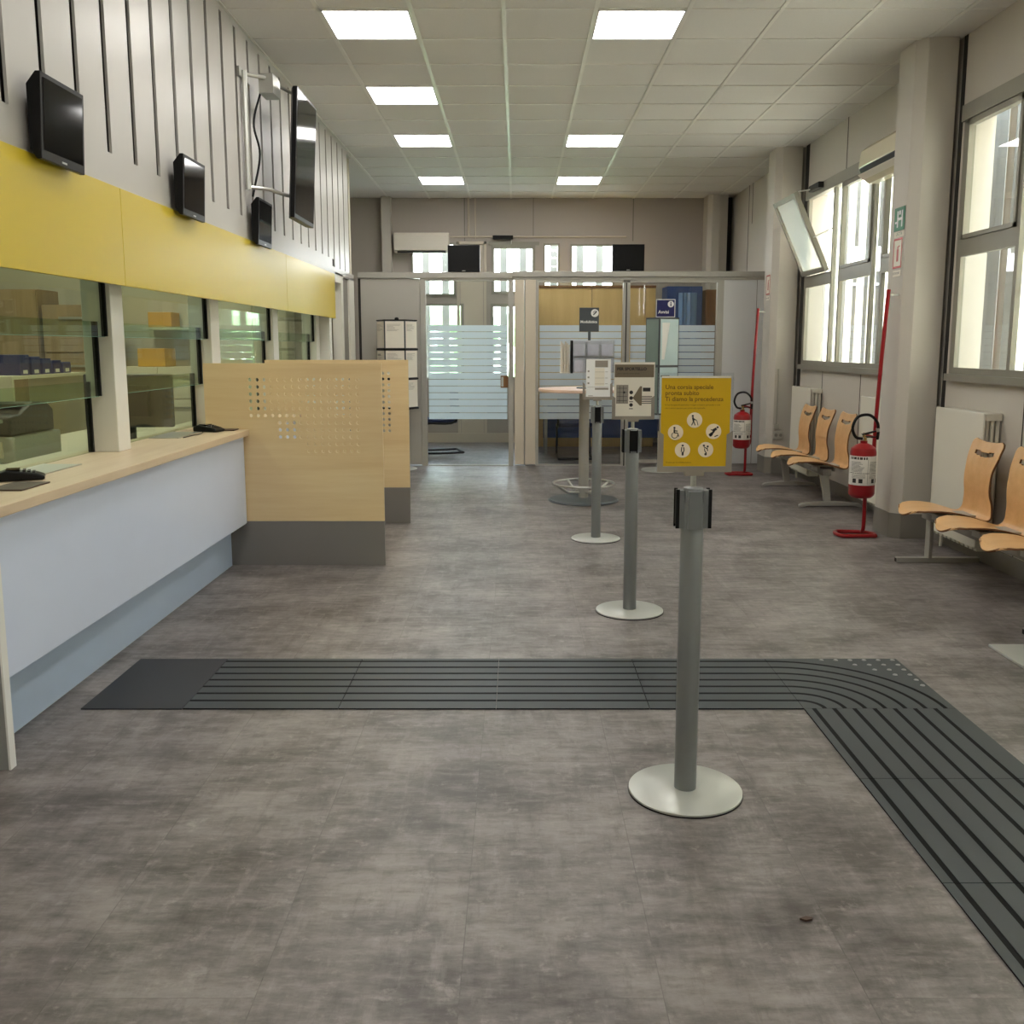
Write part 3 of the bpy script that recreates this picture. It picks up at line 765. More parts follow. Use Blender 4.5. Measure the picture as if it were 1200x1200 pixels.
# ------------------------------------------------------------------ radiators
def radiator(y0, y1, label):
    t = thing('radiator', label, 'radiator', (3.1, (y0+y1)/2, 0), 'cream column radiators under the windows')
    B(3.035, 3.05, y0, y1, .12, 1.02).build('front_plate', 'rad', t, bevel=.006)
    n = max(6, int((y1-y0)/.06))
    m = MB()
    for i in range(n):
        y = y0+(i+.5)*(y1-y0)/n
        for x in (3.075, 3.11, 3.145): m.tube([(x, y, .14), (x, y, 1.0)], .013, 8)
        m.box(3.055, 3.16, y-.022, y+.022, .10, .15); m.box(3.055, 3.16, y-.022, y+.022, .97, 1.015)
    m.build('column_section', 'rad', t, smooth=True)
    MB().tube([(3.11, y1-.05, .12), (3.11, y1-.05, .0)], .011, 8).build('feed_pipe', 'rad', t, smooth=True)
radiator(6.13, 6.84, 'cream radiator behind the bench beside the big column')
radiator(9.80, 10.46, 'cream radiator at the far end of the farther bench')
radiator(7.75, 8.35, 'cream radiator behind the fire extinguisher by the big column')

# ------------------------------------------------------------------ beam benches
def seat_mesh(m):
    # local: +x towards the room, y across; one bent plywood shell (grid)
    prof = smooth_path([(.03, 0, .388), (.012, 0, .402), (-.02, 0, .418), (-.12, 0, .427), (-.24, 0, .415), (-.34, 0, .388), (-.415, 0, .368), (-.452, 0, .39), (-.458, 0, .46), (-.446, 0, .56), (-.452, 0, .66), (-.478, 0, .76), (-.512, 0, .858)], 7)
    prof = [Vector((p[0], 0, p[2])) for p in prof]
    L = [0.]
    for a, b in zip(prof, prof[1:]): L.append(L[-1]+(b-a).length)
    NU, NV = 150, 56
    def at(u):
        d = u*L[-1]
        for i in range(len(L)-1):
            if L[i+1] >= d:
                t = (d-L[i])/(L[i+1]-L[i]+1e-9); return prof[i].lerp(prof[i+1], t)
        return prof[-1]
    wk = [(0, .10), (.03, .145), (.08, .18), (.16, .205), (.28, .215), (.40, .215), (.48, .21), (.56, .188), (.66, .165), (.78, .172), (.90, .195), (.965, .200), (.985, .192), (1, .165)]
    def wid(u):
        for (a, x), (b, y) in zip(wk, wk[1:]):
            if u <= b:
                t = (u-a)/(b-a); t = t*t*(3-2*t); return x+(y-x)*t
        return wk[-1][1]
    b = len(m.v)
    for i in range(NU+1):
        u = i/NU
        for j in range(NV+1):
            v = 2*j/NV-1
            k = max(0, (u-.82)/.18)
            uu = u-.016*k*(1-v*v) if u > .82 else u
            if u < .12: uu = u+.035*(1-u/.12)*(abs(v)**2.2)
            p = at(max(0, min(1, uu))); dish = .012*(1-v*v)*(1 if u < .5 else .5)
            nx = -dish if u > .5 else 0; nz = -dish if u <= .5 else 0
            m.v.append((p.x+nx, wid(u)*v, p.z+nz))
    for i in range(NU):
        for j in range(NV):
            u = (i+.5)/NU; v = 2*(j+.5)/NV-1
            if .888+.014*(abs(v)/.6)**2 < u < .928-.006*(1-(v/.6)**2) and abs(v) < .6: continue
            q = b+i*(NV+1)+j; m.face([q, q+1, q+NV+2, q+NV+1])
def bench(label, ys, legs, y0, y1, bar=False, name='waiting_bench'):
    cy = sum(ys)/len(ys); t = thing(name, label, 'bench', (2.85, cy, 0), 'three-seat beech benches by the windows')
    first = None
    for y in ys:
        if first is None:
            m = MB(); seat_mesh(m); o = m.build('seat_shell', ['beech', 'beech_edge'], t, smooth=True, world=False, angle=60)
            sd = o.modifiers.new('s', 'SOLIDIFY'); sd.thickness = .012; sd.offset = 0; sd.material_offset_rim = 1
            first = o
        else:
            o = first.copy(); COL.objects.link(o); o.parent = t
        o.location = (2.51-2.85, y-cy, 0); o.rotation_euler = (0, 0, PI)
        m = MB(); m.box(2.68, 2.92, y-.09, y+.09, .372, .385); m.box(2.72, 2.74, y-.09, y+.09, .33, .375); m.box(2.86, 2.88, y-.09, y+.09, .33, .375)
        m.build('seat_bracket', 'legs', t)
    B(2.745, 2.825, y0, y1, .30, .36).build('beam', 'skirt', t, bevel=.004)
    for y in legs:
        if bar:
            l = MB(); l.box(2.775, 2.80, y-.035, y+.035, .034, .30); l.box(2.57, 3.13, y-.02, y+.02, 0, .036); l.build('leg', 'legs', t, bevel=.003)
            B(2.567, 2.5695, y-.014, y+.014, .006, .03).build('open_end_shade', 'dark', t); continue  # dark patch painted for the shade inside the bar's open end
        l = MB(); l.prismy([(2.75, .30), (2.83, .30), (2.86, .05), (2.80, .05)], y-.02, y+.02)
        l.prismy([(2.575, .0), (2.575, .018), (2.60, .034), (2.76, .052), (2.92, .052), (3.12, .034), (3.14, .018), (3.14, 0), (3.11, 0), (3.08, .012), (2.64, .012), (2.61, 0)], y-.028, y+.028)
        l.build('leg', 'legs', t, bevel=.004)
    return t
bench('three-seat beech bench beside the big column with its end out of view', [6.0, 5.45, 4.9], [6.26, 4.62], 4.55, 6.3, True)
bench('complete three-seat beech bench behind the front fire extinguisher', [9.70, 9.13, 8.56], [9.80, 8.50], 8.4, 9.9)

# glass screen by the bench
t = thing('glass_screen', 'upright glass screen on a grey base plate in front of the bench', 'glass screen', (2.7, 4.3, 0))
B(2.30, 2.95, 4.12, 4.44, 0, .014).build('base_plate', 'base', t, bevel=.003)
B(2.44, 2.98, 4.36, 4.372, .0145, .80).build('glass_pane', 'teller', t)
B(2.437, 2.44, 4.36, 4.372, .0145, .80).build('glass_edge', 'edge', t)
B(2.455, 2.53, 4.335, 4.36, .10, .14).build('clamp', 'steel', t, bevel=.003)

# ------------------------------------------------------------------ fire extinguishers on stands
def ext_stand(loc, label):
    t = thing('extinguisher_stand', label, 'extinguisher stand', loc, 'red extinguisher stands')
    m = MB()
    loop = smooth_path([(.02, .10, .016), (-.10, .12, .016), (-.17, .12, .016), (-.20, .05, .016), (-.19, -.04, .016), (-.14, -.06, .016), (.07, -.06, .016)], 6)
    m.tube(loop, .015, 10); m.build('foot_loop', 'red', t, smooth=True, world=False)
    pth = smooth_path([(.07, -.06, .016), (.085, .0, .016), (.06, .07, .016), (.02, .10, .016)], 4); MB().tube(pth, .015, 10).build('foot_rail', 'red', t, smooth=True, world=False)
    rise = smooth_path([(.02, .085, .02), (.02, .06, .08), (.02, .06, .3), (.022, .06, .36)], 6); MB().tube(rise, .015, 10).build('riser', 'red', t, smooth=True, world=False)
    pole = smooth_path([(.022, .06, .345), (.055, .06, .35), (.068, .06, .41), (.068, .055, .8), (.078, .04, 1.3), (.098, .02, 1.87)], 8)
    MB().tube(pole, .015, 10).build('pole', 'red', t, smooth=True, world=False)
    m = MB(); m.tube([(.068, .055, .76), (-.03, .03, .79)], .011, 8); m.tube([(.022, .06, .34), (-.05, .06, .34)], .011, 8); m.build('hook', 'red', t, smooth=True, world=False)
    MB().tube([(.097, .022, 1.83), (.18, .03, 1.83)], .009, 8).build('wall_clip', 'steel', t, smooth=True, world=False)
    return t
def extinguisher(loc, label):
    t = thing('fire_extinguisher', label, 'fire extinguisher', loc, 'red powder extinguishers')
    m = MB(); m.lathe([(.072, .0), (.09, .018), (.095, .03), (.095, .345), (.088, .375), (.06, .398), (.026, .412), (.026, .43)], n=32)
    m.build('cylinder', 'red', t, smooth=True, world=False)
    m = MB(); m.lathe([(.0958, .10), (.0964, .102), (.0964, .318), (.0958, .32)], n=40); lb = m.build('label_sleeve', 'label', t, smooth=True, world=False)
    m = MB(); R = .0968
    def cur(a, z): return (R*math.sin(a)*1, -R*math.cos(a), z)
    def patch(a0, a1, z0, z1, n=6):
        for i in range(n):
            a, b = a0+(a1-a0)*i/n, a0+(a1-a0)*(i+1)/n; q = len(m.v); m.v += [cur(a, z0), cur(b, z0), cur(b, z1), cur(a, z1)]; m.face([q, q+1, q+2, q+3])
    patch(-1.4, -.0, .295, .313); patch(-1.5, 1.5, .190, .194, 14); patch(.05, .07, .11, .31, 1)
    rnd = random.Random(3)
    for r in range(11):
        z = .275-.008*r
        if z < .2: break
        patch(-1.3, -1.3+rnd.uniform(.7, 1.1), z, z+.0025); patch(.2, .2+rnd.uniform(.6, 1.), z, z+.0025)
    for a in (-1.1, -.6, .4, .9): patch(a, a+.3, .118, .15, 3)
    for r in range(4): patch(-1.2, -.1, .155+.008*r, .157+.008*r); patch(.2, 1.1, .155+.008*r, .157+.008*r)
    m.build('printed_text', 'ink', lb, world=False)
    m = MB(); m.lathe([(.017, .425), (.02, .43), (.02, .455), (.012, .46), (.012, .475)], n=16); m.build('valve', 'brass', t, smooth=True, world=False)
    m = MB(); m.prismy([(-.01, .468), (.10, .50), (.105, .512), (-.02, .482)], -.011, .011); m.prismy([(-.01, .452), (.09, .455), (.09, .463), (-.01, .464)], -.011, .011)
    m.build('handle', 'black', t, world=False, bevel=.002)
    h = smooth_path([(-.015, -.01, .445), (-.07, -.02, .46), (-.10, -.03, .53), (-.065, -.03, .61), (.02, -.03, .625), (.085, -.02, .57), (.10, -.01, .50), (.1, 0, .44)], 8)
    MB().tube(h, .011, 10).build('hose', 'black', t, smooth=True, world=False)
    m = MB(); m.tube([(-.004, -.005, .44), (-.02, -.012, .446)], .013, 10); m.tube([(.094, -.012, .525), (.1, -.01, .50)], .014, 10); m.build('hose_collar', 'steel', t, smooth=True, world=False)
    return t
ext_stand((2.67, 7.14, 0), 'red tube stand of the front extinguisher, leaning on the big column')
extinguisher((2.612, 7.075, .318), 'red extinguisher with white label on the stand by the big column')
A = (2.62-2.72, 10.66-7.16)
s1 = [o for o in SC.objects if o.name == 'extinguisher_stand'][0]; e1 = [o for o in SC.objects if o.name == 'fire_extinguisher'][0]
c = copy_tree(s1); c.location = (2.585, 10.64, 0); c['label'] = 'red tube stand of the far extinguisher, beside the glazed office'
c = copy_tree(e1); c.location = (2.525, 10.575, .318); c['label'] = 'red extinguisher with white label beside the glazed office'

# ------------------------------------------------------------------ signs on columns
t = thing('safety_sign', 'green emergency sign on the big column above the red one', 'sign', (2.853, 7.25, 2.3), 'safety signs on columns')
# lies on the room side face of the column
B(2.849, 2.853, 7.145, 7.335, 2.305, 2.475).build('plate', 'green', t)
m = MB(); X = 2.8485
def rect(m, y0, y1, z0, z1): m.box(X-.0005, X, y0, y1, z0, z1)
rect(m, 7.18, 7.20, 2.33, 2.45); rect(m, 7.26, 7.28, 2.33, 2.45); rect(m, 7.2, 7.26, 2.38, 2.40); rect(m, 7.285, 7.315, 2.36, 2.375); rect(m, 7.22, 7.245, 2.42, 2.45)
m.build('pictogram', 'paper_w', t)
m = MB(); m.text('USCITA', .035, lambda x, y: (2.8525, 7.30-x, 2.27+y)); B(2.8535, 2.8545, 7.15, 7.33, 2.26, 2.3).build('caption_strip', 'paper', t); m.build('lettering', 'green', t)
def red_sign(x, y, z, n, label, cap=True):
    t = thing('safety_sign', label, 'sign', (x, y, z), 'safety signs on columns')
    B(x-.004, x, y, y+.16, z, z+.22).build('plate', 'paper', t)
    m = MB(); X0 = x-.0045
    for q in ((0, .16, 0, .015), (0, .16, .205, .22), (0, .015, .015, .205), (.145, .16, .015, .205)): m.box(X0, X0+.0004, y+q[0], y+q[1], z+q[2], z+q[3])
    m.box(X0, X0+.0004, y+.06, y+.095, z+.05, z+.14); m.box(X0, X0+.0004, y+.068, y+.088, z+.14, z+.16); m.box(X0, X0+.0004, y+.045, y+.068, z+.155, z+.165)
    m.build('pictogram', 'signred', t)
    B(x-.003, x, y+.01, y+.15, z-.06, z-.015).build('caption_strip', 'paper', t)
    MB().text('ESTINTORE', .024, lambda a, b: (x-.0035, y+.147-a, z-.045+b)).build('lettering', 'ink', t)
red_sign(2.853, 7.16, 2.03, 1, 'white sign with red extinguisher symbol on the big column')
red_sign(2.853, 10.84, 2.03, 2, 'white sign with red extinguisher symbol on the farther column')
t = thing('socket_box', 'grey wall socket box low on the farther column', 'socket', (2.97, 10.74, .42))
B(2.925, 3.03, 10.715, 10.741, .40, .50).build('socket_plate', 'plastic_w', t, bevel=.004)
m = MB(); [m.disc((x, 10.713, .45), .018, 'y', .002) for x in (2.952, 3.003)]; m.build('socket_hole', 'skirt', t)
B(2.925, 2.985, 10.72, 10.741, .52, .575).build('switch_box', 'plastic_w', t, bevel=.004)
MB().tube([(2.955, 10.735, .575), (2.955, 10.735, 1.2)], .008, 8).build('cable_duct', 'plastic_w', t)

# ------------------------------------------------------------------ sign stanchions
def stanchion(x, y, rot, label, ks=(1, 3)):
    t = thing('sign_stanchion', label, 'stanchion', (x, y, 0), 'grey stanchions with sign holders')
    m = MB(); m.lathe([(.182, 0), (.185, .003), (.185, .010), (.180, .013), (.02, .016)], n=64); m.build('base_plate', 'base', t, smooth=True, world=False)
    m = MB(); m.lathe([(.181, .0), (.187, .0005), (.187, .004), (.181, .0045)], n=64); m.build('rubber_rim', 'black', t, smooth=True, world=False)
    m = MB(); m.lathe([(.036, .0155), (.036, .96), (.034, .965)], n=32); m.build('pole', 'grey_metal', t, smooth=True, world=False)
    h = MB()
    h.lathe([(.033, .875), (.033, 1.0), (.03, 1.012), (.012, 1.016)], n=24)
    for k in range(4):
        a = k*PI/2; R = Matrix.Rotation(a, 4, 'Z')
        h.box(-.021, .021, -.047, -.03, .885, 1.005, R)
    h.build('belt_head', 'grey_metal', t, smooth=True, world=False)
    for k in ks:
        b = MB(); R = Matrix.Rotation(k*PI/2, 4, 'Z'); b.box(-.017, .017, -.053, -.047, .895, 1.005, R); b.box(-.022, -.017, -.056, -.045, .885, 1.008, R); b.box(.017, .022, -.056, -.045, .885, 1.008, R)
        b.build('belt_cassette', 'black', t, world=False)
    MB().lathe([(.009, 1.01), (.009, 1.075)], n=12).build('sign_stem', 'steel', t, smooth=True, world=False)
    t.rotation_euler = (0, 0, rot)
    return t
def sign_board(t, w=.232, h=.308):
    z0 = 1.062
    s = MB(); s.box(-w/2, w/2, -.004, .004, z0, z0+h); o = s.build('sign_backing', 'acrylic', t, world=False)
    hd = MB(); hd.cur = 0
    hd.prismy([(-w/2, z0), (w/2, z0), (w/2, z0+h*.42), (w/2-.018, z0+h*.38), (w/2-.018, z0+.018), (-w/2+.018, z0+.018), (-w/2+.018, z0+h*.38), (-w/2, z0+h*.42)], -.012, -.0085)
    hd.box(-.03, .03, -.012, .012, z0-.012, z0)
    hd.build('sign_pocket', 'holder', t, world=False)
    return o
FRONT = lambda y, ox, oz: (lambda a, b: (ox+a, y, oz+b))
t = stanchion(.553, 2.929, 0, 'closest grey stanchion, carrying the yellow priority poster'); o = sign_board(t)
z0 = 1.062
B(-.107, .107, -.008, -.005, z0+.008, z0+.292).build('poster', 'poster_yellow', t, world=False)
B(-.107, .107, -.0085, -.0045, z0+.292, z0+.298).build('poster_margin', 'paper', t, world=False)
m = MB()
for i, s in enumerate(('Una corsia speciale', 'pronta subito', 'Ti diamo la precedenza')):
    m.text(s, .0192, FRONT(-.0086, -.096, z0+.258-.0185*i), bold=.0002)
m.text('Se hai bisogno di assistenza rivolgiti al nostro personale in sala', .0068, FRONT(-.0086, -.096, z0+.207))
m.text('che ti aiuta a passare per primo allo sportello', .0068, FRONT(-.0086, -.096, z0+.197))
m.text('Grazie per la collaborazione', .007, FRONT(-.0086, -.090, z0+.028))
m.build('lettering', 'poster_ink', t, world=False)
IC = [(-.003, .162), (-.061, .124), (.057, .127), (-.038, .069), (.034, .070)]
d = MB()
for x, z in IC: d.disc((x, -.0087, z0+z), .0238, 'y', .0006, 32)
d = d.build('icon_disc', 'icon', t, world=False)
m = MB(); yy = -.0092
def dot(x, z, r=.0033): m.disc((x, yy, z0+z), r, 'y', .0004, 12)
def ln(x0, za, x1, zb, w=.0018):
    a = Vector((x0, za)); b = Vector((x1, zb)); n = (b-a).normalized(); n = Vector((-n.y, n.x))*w/2*1.6
    q = len(m.v); m.v += [(p.x, yy, z0+p.y) for p in (a+n, b+n, b-n, a-n)]; m.face([q, q+1, q+2, q+3])
x, z = IC[0]; dot(x-.006, z+.013); ln(x-.006, z+.009, x-.003, z-.003, .0035); ln(x-.003, z-.003, x-.009, z-.016); ln(x-.003, z-.003, x+.002, z-.016); ln(x-.004, z+.005, x+.006, z-.001); ln(x+.007, z-.001, x+.011, z-.016, .0012)
x, z = IC[1]; dot(x-.004, z+.014); ln(x-.004, z+.010, x-.004, z-.002, .003); ln(x-.004, z-.002, x+.006, z-.002); ln(x+.006, z-.002, x+.010, z-.013); ln(x-.003, z+.005, x+.006, z+.004)
for k in range(14): a0, a1 = 2.1+k*.3, 2.1+(k+1)*.3; ln(x-.003+.009*math.cos(a0), z-.009+.009*math.sin(a0), x-.003+.009*math.cos(a1), z-.009+.009*math.sin(a1), .0014)
x, z = IC[2]; dot(x+.012, z+.013); ln(x+.009, z+.009, x-.002, z+.003, .005); ln(x-.002, z+.003, x-.009, z+.006); ln(x+.004, z+.006, x-.004, z-.006, .004); ln(x-.004, z-.006, x-.013, z-.013, .006); dot(x-.009, z-.011, .005); ln(x+.003, z-.016, x+.014, z-.012)
x, z = IC[3]; dot(x, z+.014); ln(x-.003, z+.009, x-.004, z-.006); ln(x+.003, z+.009, x+.005, z-.001); ln(x+.005, z-.001, x+.002, z-.007); ln(x-.001, z-.006, x-.001, z-.017); ln(x+.002, z-.007, x+.002, z-.017)
x, z = IC[4]; dot(x-.006, z+.013); dot(x+.006, z+.010); ln(x-.006, z+.009, x+.004, z+.003); ln(x+.004, z+.006, x+.006, z-.004); ln(x-.004, z+.004, x-.002, z-.006); ln(x-.002, z-.006, x+.003, z-.010); dot(x, z-.014, .004)
m.build('pictogram', 'ink', d, world=False)

t = stanchion(.622, 5.067, -.5, 'middle grey stanchion, carrying the tan-headed notice', (0, 3)); t.rotation_euler = (0, 0, 0); sign_board(t, .228, .305)
B(-.104, .112, -.008, -.005, z0+.0, z0+.305).build('poster', 'paper', t, world=False)
hd = B(-.101, .108, -.0086, -.008, z0+.225, z0+.293).build('poster_header', 'paper_tan', t, world=False)
m = MB(); m.text('PER SPORTELLO', .022, FRONT(-.009, -.09, z0+.262), bold=.0008); m.text('premi il tasto del servizio richiesto', .0085, FRONT(-.009, -.088, z0+.243)); m.build('lettering', 'ink', hd, world=False)
m = MB(); yy = -.0088
B(-.092, -.028, -.0085, -.008, z0+.085, z0+.185).build('form_print', 'holder', t, world=False)
for k in range(4): m.box(-.088, -.034, yy, yy+.0004, z0+.10+.022*k, z0+.102+.022*k)
for k in range(2): m.box(-.075+.02*k, -.073+.02*k, yy, yy+.0004, z0+.09, z0+.18)
dot(-.05, .145, .006)
for zq in (.145, .115, .078): dot(-.012, zq, .010)
for zq in (.06, .097): m.box(-.022, -.002, yy, yy+.0004, z0+zq-.004, z0+zq)
for k in range(5): m.box(.045, .10, yy, yy+.0004, z0+.085+.009*k, z0+.089+.009*k)
m.box(.05, .09, yy, yy+.0004, z0+.15, z0+.17)
m.build('diagram_print', 'ink', t, world=False)
m = MB(); m.prismy([(-.004, z0+.115), (.035, z0+.178), (.045, z0+.178), (.045, z0+.075), (.035, z0+.075)], -.0085, -.0081); m.build('arrow_print', 'paper_tan', t, world=False)
t['label'] = 'middle grey stanchion, carrying the notice with tan header'

t = stanchion(.598, 7.045, 0, 'farthest grey stanchion, carrying the white price list', (0, 2)); sign_board(t, .222, .295)
B(-.086, .096, -.008, -.005, z0+.01, z0+.295).build('poster', 'paper_w', t, world=False)
m = MB(); yy = -.0088
m.box(-.02, .075, yy, yy+.0004, z0+.235, z0+.285); B(-.022, .05, -.0084, -.008, z0+.10, z0+.23).build('tint_column', 'paper', t, world=False)
for zq in (.20, .155, .112): m.box(-.075, -.062, yy, yy+.0004, z0+zq, z0+zq+.012); m.box(-.02, .05, yy, yy+.0004, z0+zq, z0+zq+.002); m.box(.055, .075, yy, yy+.0004, z0+zq, z0+zq+.003)
m.box(-.075, .08, yy, yy+.0004, z0+.088, z0+.09); m.box(-.02, .08, yy, yy+.0004, z0+.07, z0+.083); m.box(-.07, -.035, yy, yy+.0004, z0+.022, z0+.027)
m.build('printed_list', 'holder', t, world=False)

# ------------------------------------------------------------------ round table, leaflet stands
t = thing('round_table', 'tall round table with a chrome foot ring and grey disc base', 'table', (.63, 8.86, 0))
c0 = (.63, 8.86, 0)
MB().lathe([(.33, 0), (.335, .006), (.32, .018), (.06, .032)], c0, 48).build('base_plate', 'slate', t, smooth=True)
MB().lathe([(.048, .03), (.048, 1.03)], c0, 28).build('column', 'legs', t, smooth=True)
m = MB(); m.tube([(c0[0]+.29*math.cos(a*PI/24), c0[1]+.29*math.sin(a*PI/24), .165) for a in range(48)], .011, 8, closed=True)
for k in range(4):
    a = k*PI/2+.5; m.tube([(c0[0]+.05*math.cos(a), c0[1]+.05*math.sin(a), .08), (c0[0]+.17*math.cos(a), c0[1]+.17*math.sin(a), .09), (c0[0]+.29*math.cos(a), c0[1]+.29*math.sin(a), .165)], .010, 8)
m.build('foot_ring', 'steel', t, smooth=True)
MB().lathe([(.43, 1.034), (.433, 1.038), (.433, 1.056), (.43, 1.062)], c0, 64).build('table_top', 'bistro_top', t, smooth=True)
t = thing('leaflet_holder', 'clear plastic leaflet holder with grey sign on the round table', 'leaflet holder', (.66, 8.86, 1.0625))
MB().lathe([(.11, 0), (.11, .01), (.012, .014), (.012, .2)], (.665, 8.86, 1.0625), 24).build('stand', 'slate', t, smooth=True)
m = MB()
for i in range(3):
    for k in range(2):
        x0, zz = .512+.128*i, 1.215+.145*k
        m.box(x0, x0+.124, 8.74, 8.742, zz, zz+.14); m.box(x0, x0+.124, 8.775, 8.777, zz, zz+.14); m.box(x0, x0+.002, 8.742, 8.775, zz, zz+.14); m.box(x0+.122, x0+.124, 8.742, 8.775, zz, zz+.14); m.box(x0, x0+.124, 8.742, 8.775, zz, zz+.002)
m.build('pocket', 'acrylic', t)
B(.512, .895, 8.779, 8.785, 1.21, 1.505).build('back_plate', 'leaflet_white', t)
m = MB()
for k in range(2):
    for i in range(3): m.box(.522+.128*i, .622+.128*i, 8.755, 8.765, 1.22+.145*k, 1.325+.145*k)
pp = m.build('leaflet', 'leaflet_grey', t)
B(.495, .512, 8.74, 8.9, 1.205, 1.505).build('end_plate', 'black', t)
m = MB()
for k in range(6): m.box(.405+.014*k, .414+.014*k, 8.76+.02*(k % 2), 8.92, 1.21, 1.495-.015*(k % 3))
m.box(.40, .49, 8.74, 8.93, 1.205, 1.21); m.build('side_leaflet', 'paper', t)
m = MB(); m.box(.658, .682, 8.855, 8.865, 1.26, 1.59); m.build('sign_stick', 'slate', t)
s = B(.576, .757, 8.852, 8.862, 1.585, 1.805).build('sign_plate', 'slate', t, bevel=.002)
m = MB(); m.text('Modulistica', .034, FRONT(8.851, .585, 1.665), bold=.0008); m.build('lettering', 'paper_w', s)
d = MB().disc((.718, 8.849, 1.755), .036, 'y', .002, 32).build('icon_disc', 'paper_w', s)
m = MB().prismy([(.700, 1.74), (.708, 1.735), (.738, 1.765), (.735, 1.775), (.728, 1.775)], 8.8478, 8.849); m.prismy([(.703, 1.757), (.722, 1.775), (.722, 1.78), (.700, 1.762)], 8.8478, 8.849); m.build('pictogram', 'slate', d)

t = thing('notice_tower', 'glazed notice tower with navy information sign before the office panes', 'notice stand', (1.69, 11.05, 0))
c1 = (1.69, 11.06)
MB().lathe([(.22, 0), (.225, .004), (.22, .014), (.03, .02)], (c1[0], c1[1], 0), 40).build('base_plate', 'base', t, smooth=True)
MB().lathe([(.022, .018), (.022, .66)], (c1[0], c1[1], 0), 16).build('pole', 'steel', t, smooth=True)
P1, P2, P3 = (1.50, 11.13), (1.635, 10.96), (1.875, 11.06)
MB().prismz([P1, P2, P3], .66, 1.78).build('core', 'slate', t)
def facep(m, a, b, u0, u1, z0, z1, off=.004):
    a = Vector(a); b = Vector(b); d = b-a; n = Vector((d.y, -d.x)).normalized()*off
    q = len(m.v)
    for u, z in ((u0, z0), (u1, z0), (u1, z1), (u0, z1)): p = a+d*u+n; m.v.append((p.x, p.y, z))
    m.face([q, q+1, q+2, q+3])
m = MB(); facep(m, P1, P2, .06, .94, .68, 1.21); facep(m, P1, P2, .06, .94, 1.24, 1.76); m.build('side_poster', 'poster_dim', t)
m = MB(); facep(m, P2, P3, .04, .96, .68, 1.21); facep(m, P2, P3, .04, .96, 1.235, 1.76); pr_ = m.build('front_poster', 'poster_blue', t)
m = MB(); facep(m, P2, P3, .1, .55, 1.10, 1.12, .005)
for k in range(16):
    a0, a1 = k*PI/8, (k+1)*PI/8
    u = lambda a: .5+.30*math.cos(a); z = lambda a: .90+.085*math.sin(a)
    facep(m, P2, P3, min(u(a0), u(a1)), max(u(a0), u(a1))+.02, min(z(a0), z(a1)), max(z(a0), z(a1))+.008, .005)
facep(m, P2, P3, .35, .65, .87, .88, .005); facep(m, P2, P3, .45, .5, .87, .93, .005)
m.build('print', 'slate', pr_)
m = MB(); facep(m, P2, P3, .12, .52, 1.30, 1.72, .005); v0 = m.v; m.v = [v0[0], tuple(Vector(v0[0]).lerp(Vector(v0[1]), .35)), v0[2], v0[3]]; m.build('pale_shape', 'paper_w', pr_)
s = B(1.594, 1.814, 11.0, 11.012, 1.782, 1.985).build('sign_plate', 'navy', t, bevel=.002)
m = MB()
for q in ((1.594, 1.814, 1.978, 1.985), (1.594, 1.814, 1.782, 1.789), (1.594, 1.601, 1.789, 1.978), (1.807, 1.814, 1.789, 1.978)): m.box(q[0], q[1], 10.998, 11.0, q[2], q[3])
m.build('sign_border', 'paper_w', s)
m = MB(); m.text('Avvisi', .052, FRONT(10.998, 1.62, 1.825), bold=.0012); m.build('lettering', 'paper_w', s)
d = MB().disc((1.763, 10.996, 1.93), .036, 'y', .002, 32).build('icon_disc', 'paper_w', s)
m = MB(); m.box(1.757, 1.769, 10.9945, 10.996, 1.907, 1.937); m.disc((1.763, 10.9945, 1.947), .007, 'y', .0015, 12); m.build('pictogram', 'navy', d)

# drum of notices before the grey partition panel
t = thing('notice_drum', 'three-tier drum of white printed notices before the grey partition panel', 'notice stand', (-1.41, 11.18, 0))
c2 = (-1.41, 11.20); R = .235
hexp = [(c2[0]+R*math.cos(a), c2[1]+R*math.sin(a)) for a in [PI/6*(2*k+0)-PI/2-PI/6 for k in range(6)]]
hexp = [(c2[0]+R*math.cos(-PI/2-PI/6*1+PI/3*k), c2[1]+R*math.sin(-PI/2-PI/6+PI/3*k)) for k in range(6)]
tiers = [(1.43, 1.74), (1.09, 1.405), (.745, 1.065)]
MB().lathe([(.21, 0), (.215, .004), (.2, .014), (.02, .02), (.02, .75)], (c2[0], c2[1], 0), 32).build('stand', 'base', t, smooth=True)
MB().prismz([(c2[0]+(x-c2[0])*.97, c2[1]+(y-c2[1])*.97) for x, y in hexp], .735, 1.745).build('core', 'slate', t)
m = MB()
for z in (1.405, 1.065, .72): m.prismz([(c2[0]+(x-c2[0])*1.04, c2[1]+(y-c2[1])*1.04) for x, y in hexp], z, z+.022)
m.prismz([(c2[0]+(x-c2[0])*1.02, c2[1]+(y-c2[1])*1.02) for x, y in hexp], 1.745, 1.757)
m.build('rim', 'black', t)
MB().lathe([(.025, 0), (.025, .02), (.012, .03)], (c2[0], c2[1], 1.757), 16).build('cap', 'black', t)
for za, zb in tiers:
    for k in (5, 0, 1, 4):
        a, b = hexp[k], hexp[(k+1) % 6]
        if k in (2, 3): continue
        m = MB(); facep(m, a, b, .04, .96, za+.002, zb-.003, .003); pg = m.build('notice_sheet', 'paper', t)
        m = MB(); rnd = random.Random(int(za*100)+k)
        for q in range(7): facep(m, a, b, .12, .12+rnd.uniform(.3, .7), zb-.04-.012*q, zb-.037-.012*q, .004)
        if k == 5 and za < 1.2: facep(m, a, b, .1, .5, zb-.06, zb-.045, .0045)
        m.build('printed_text', 'holder', pg)

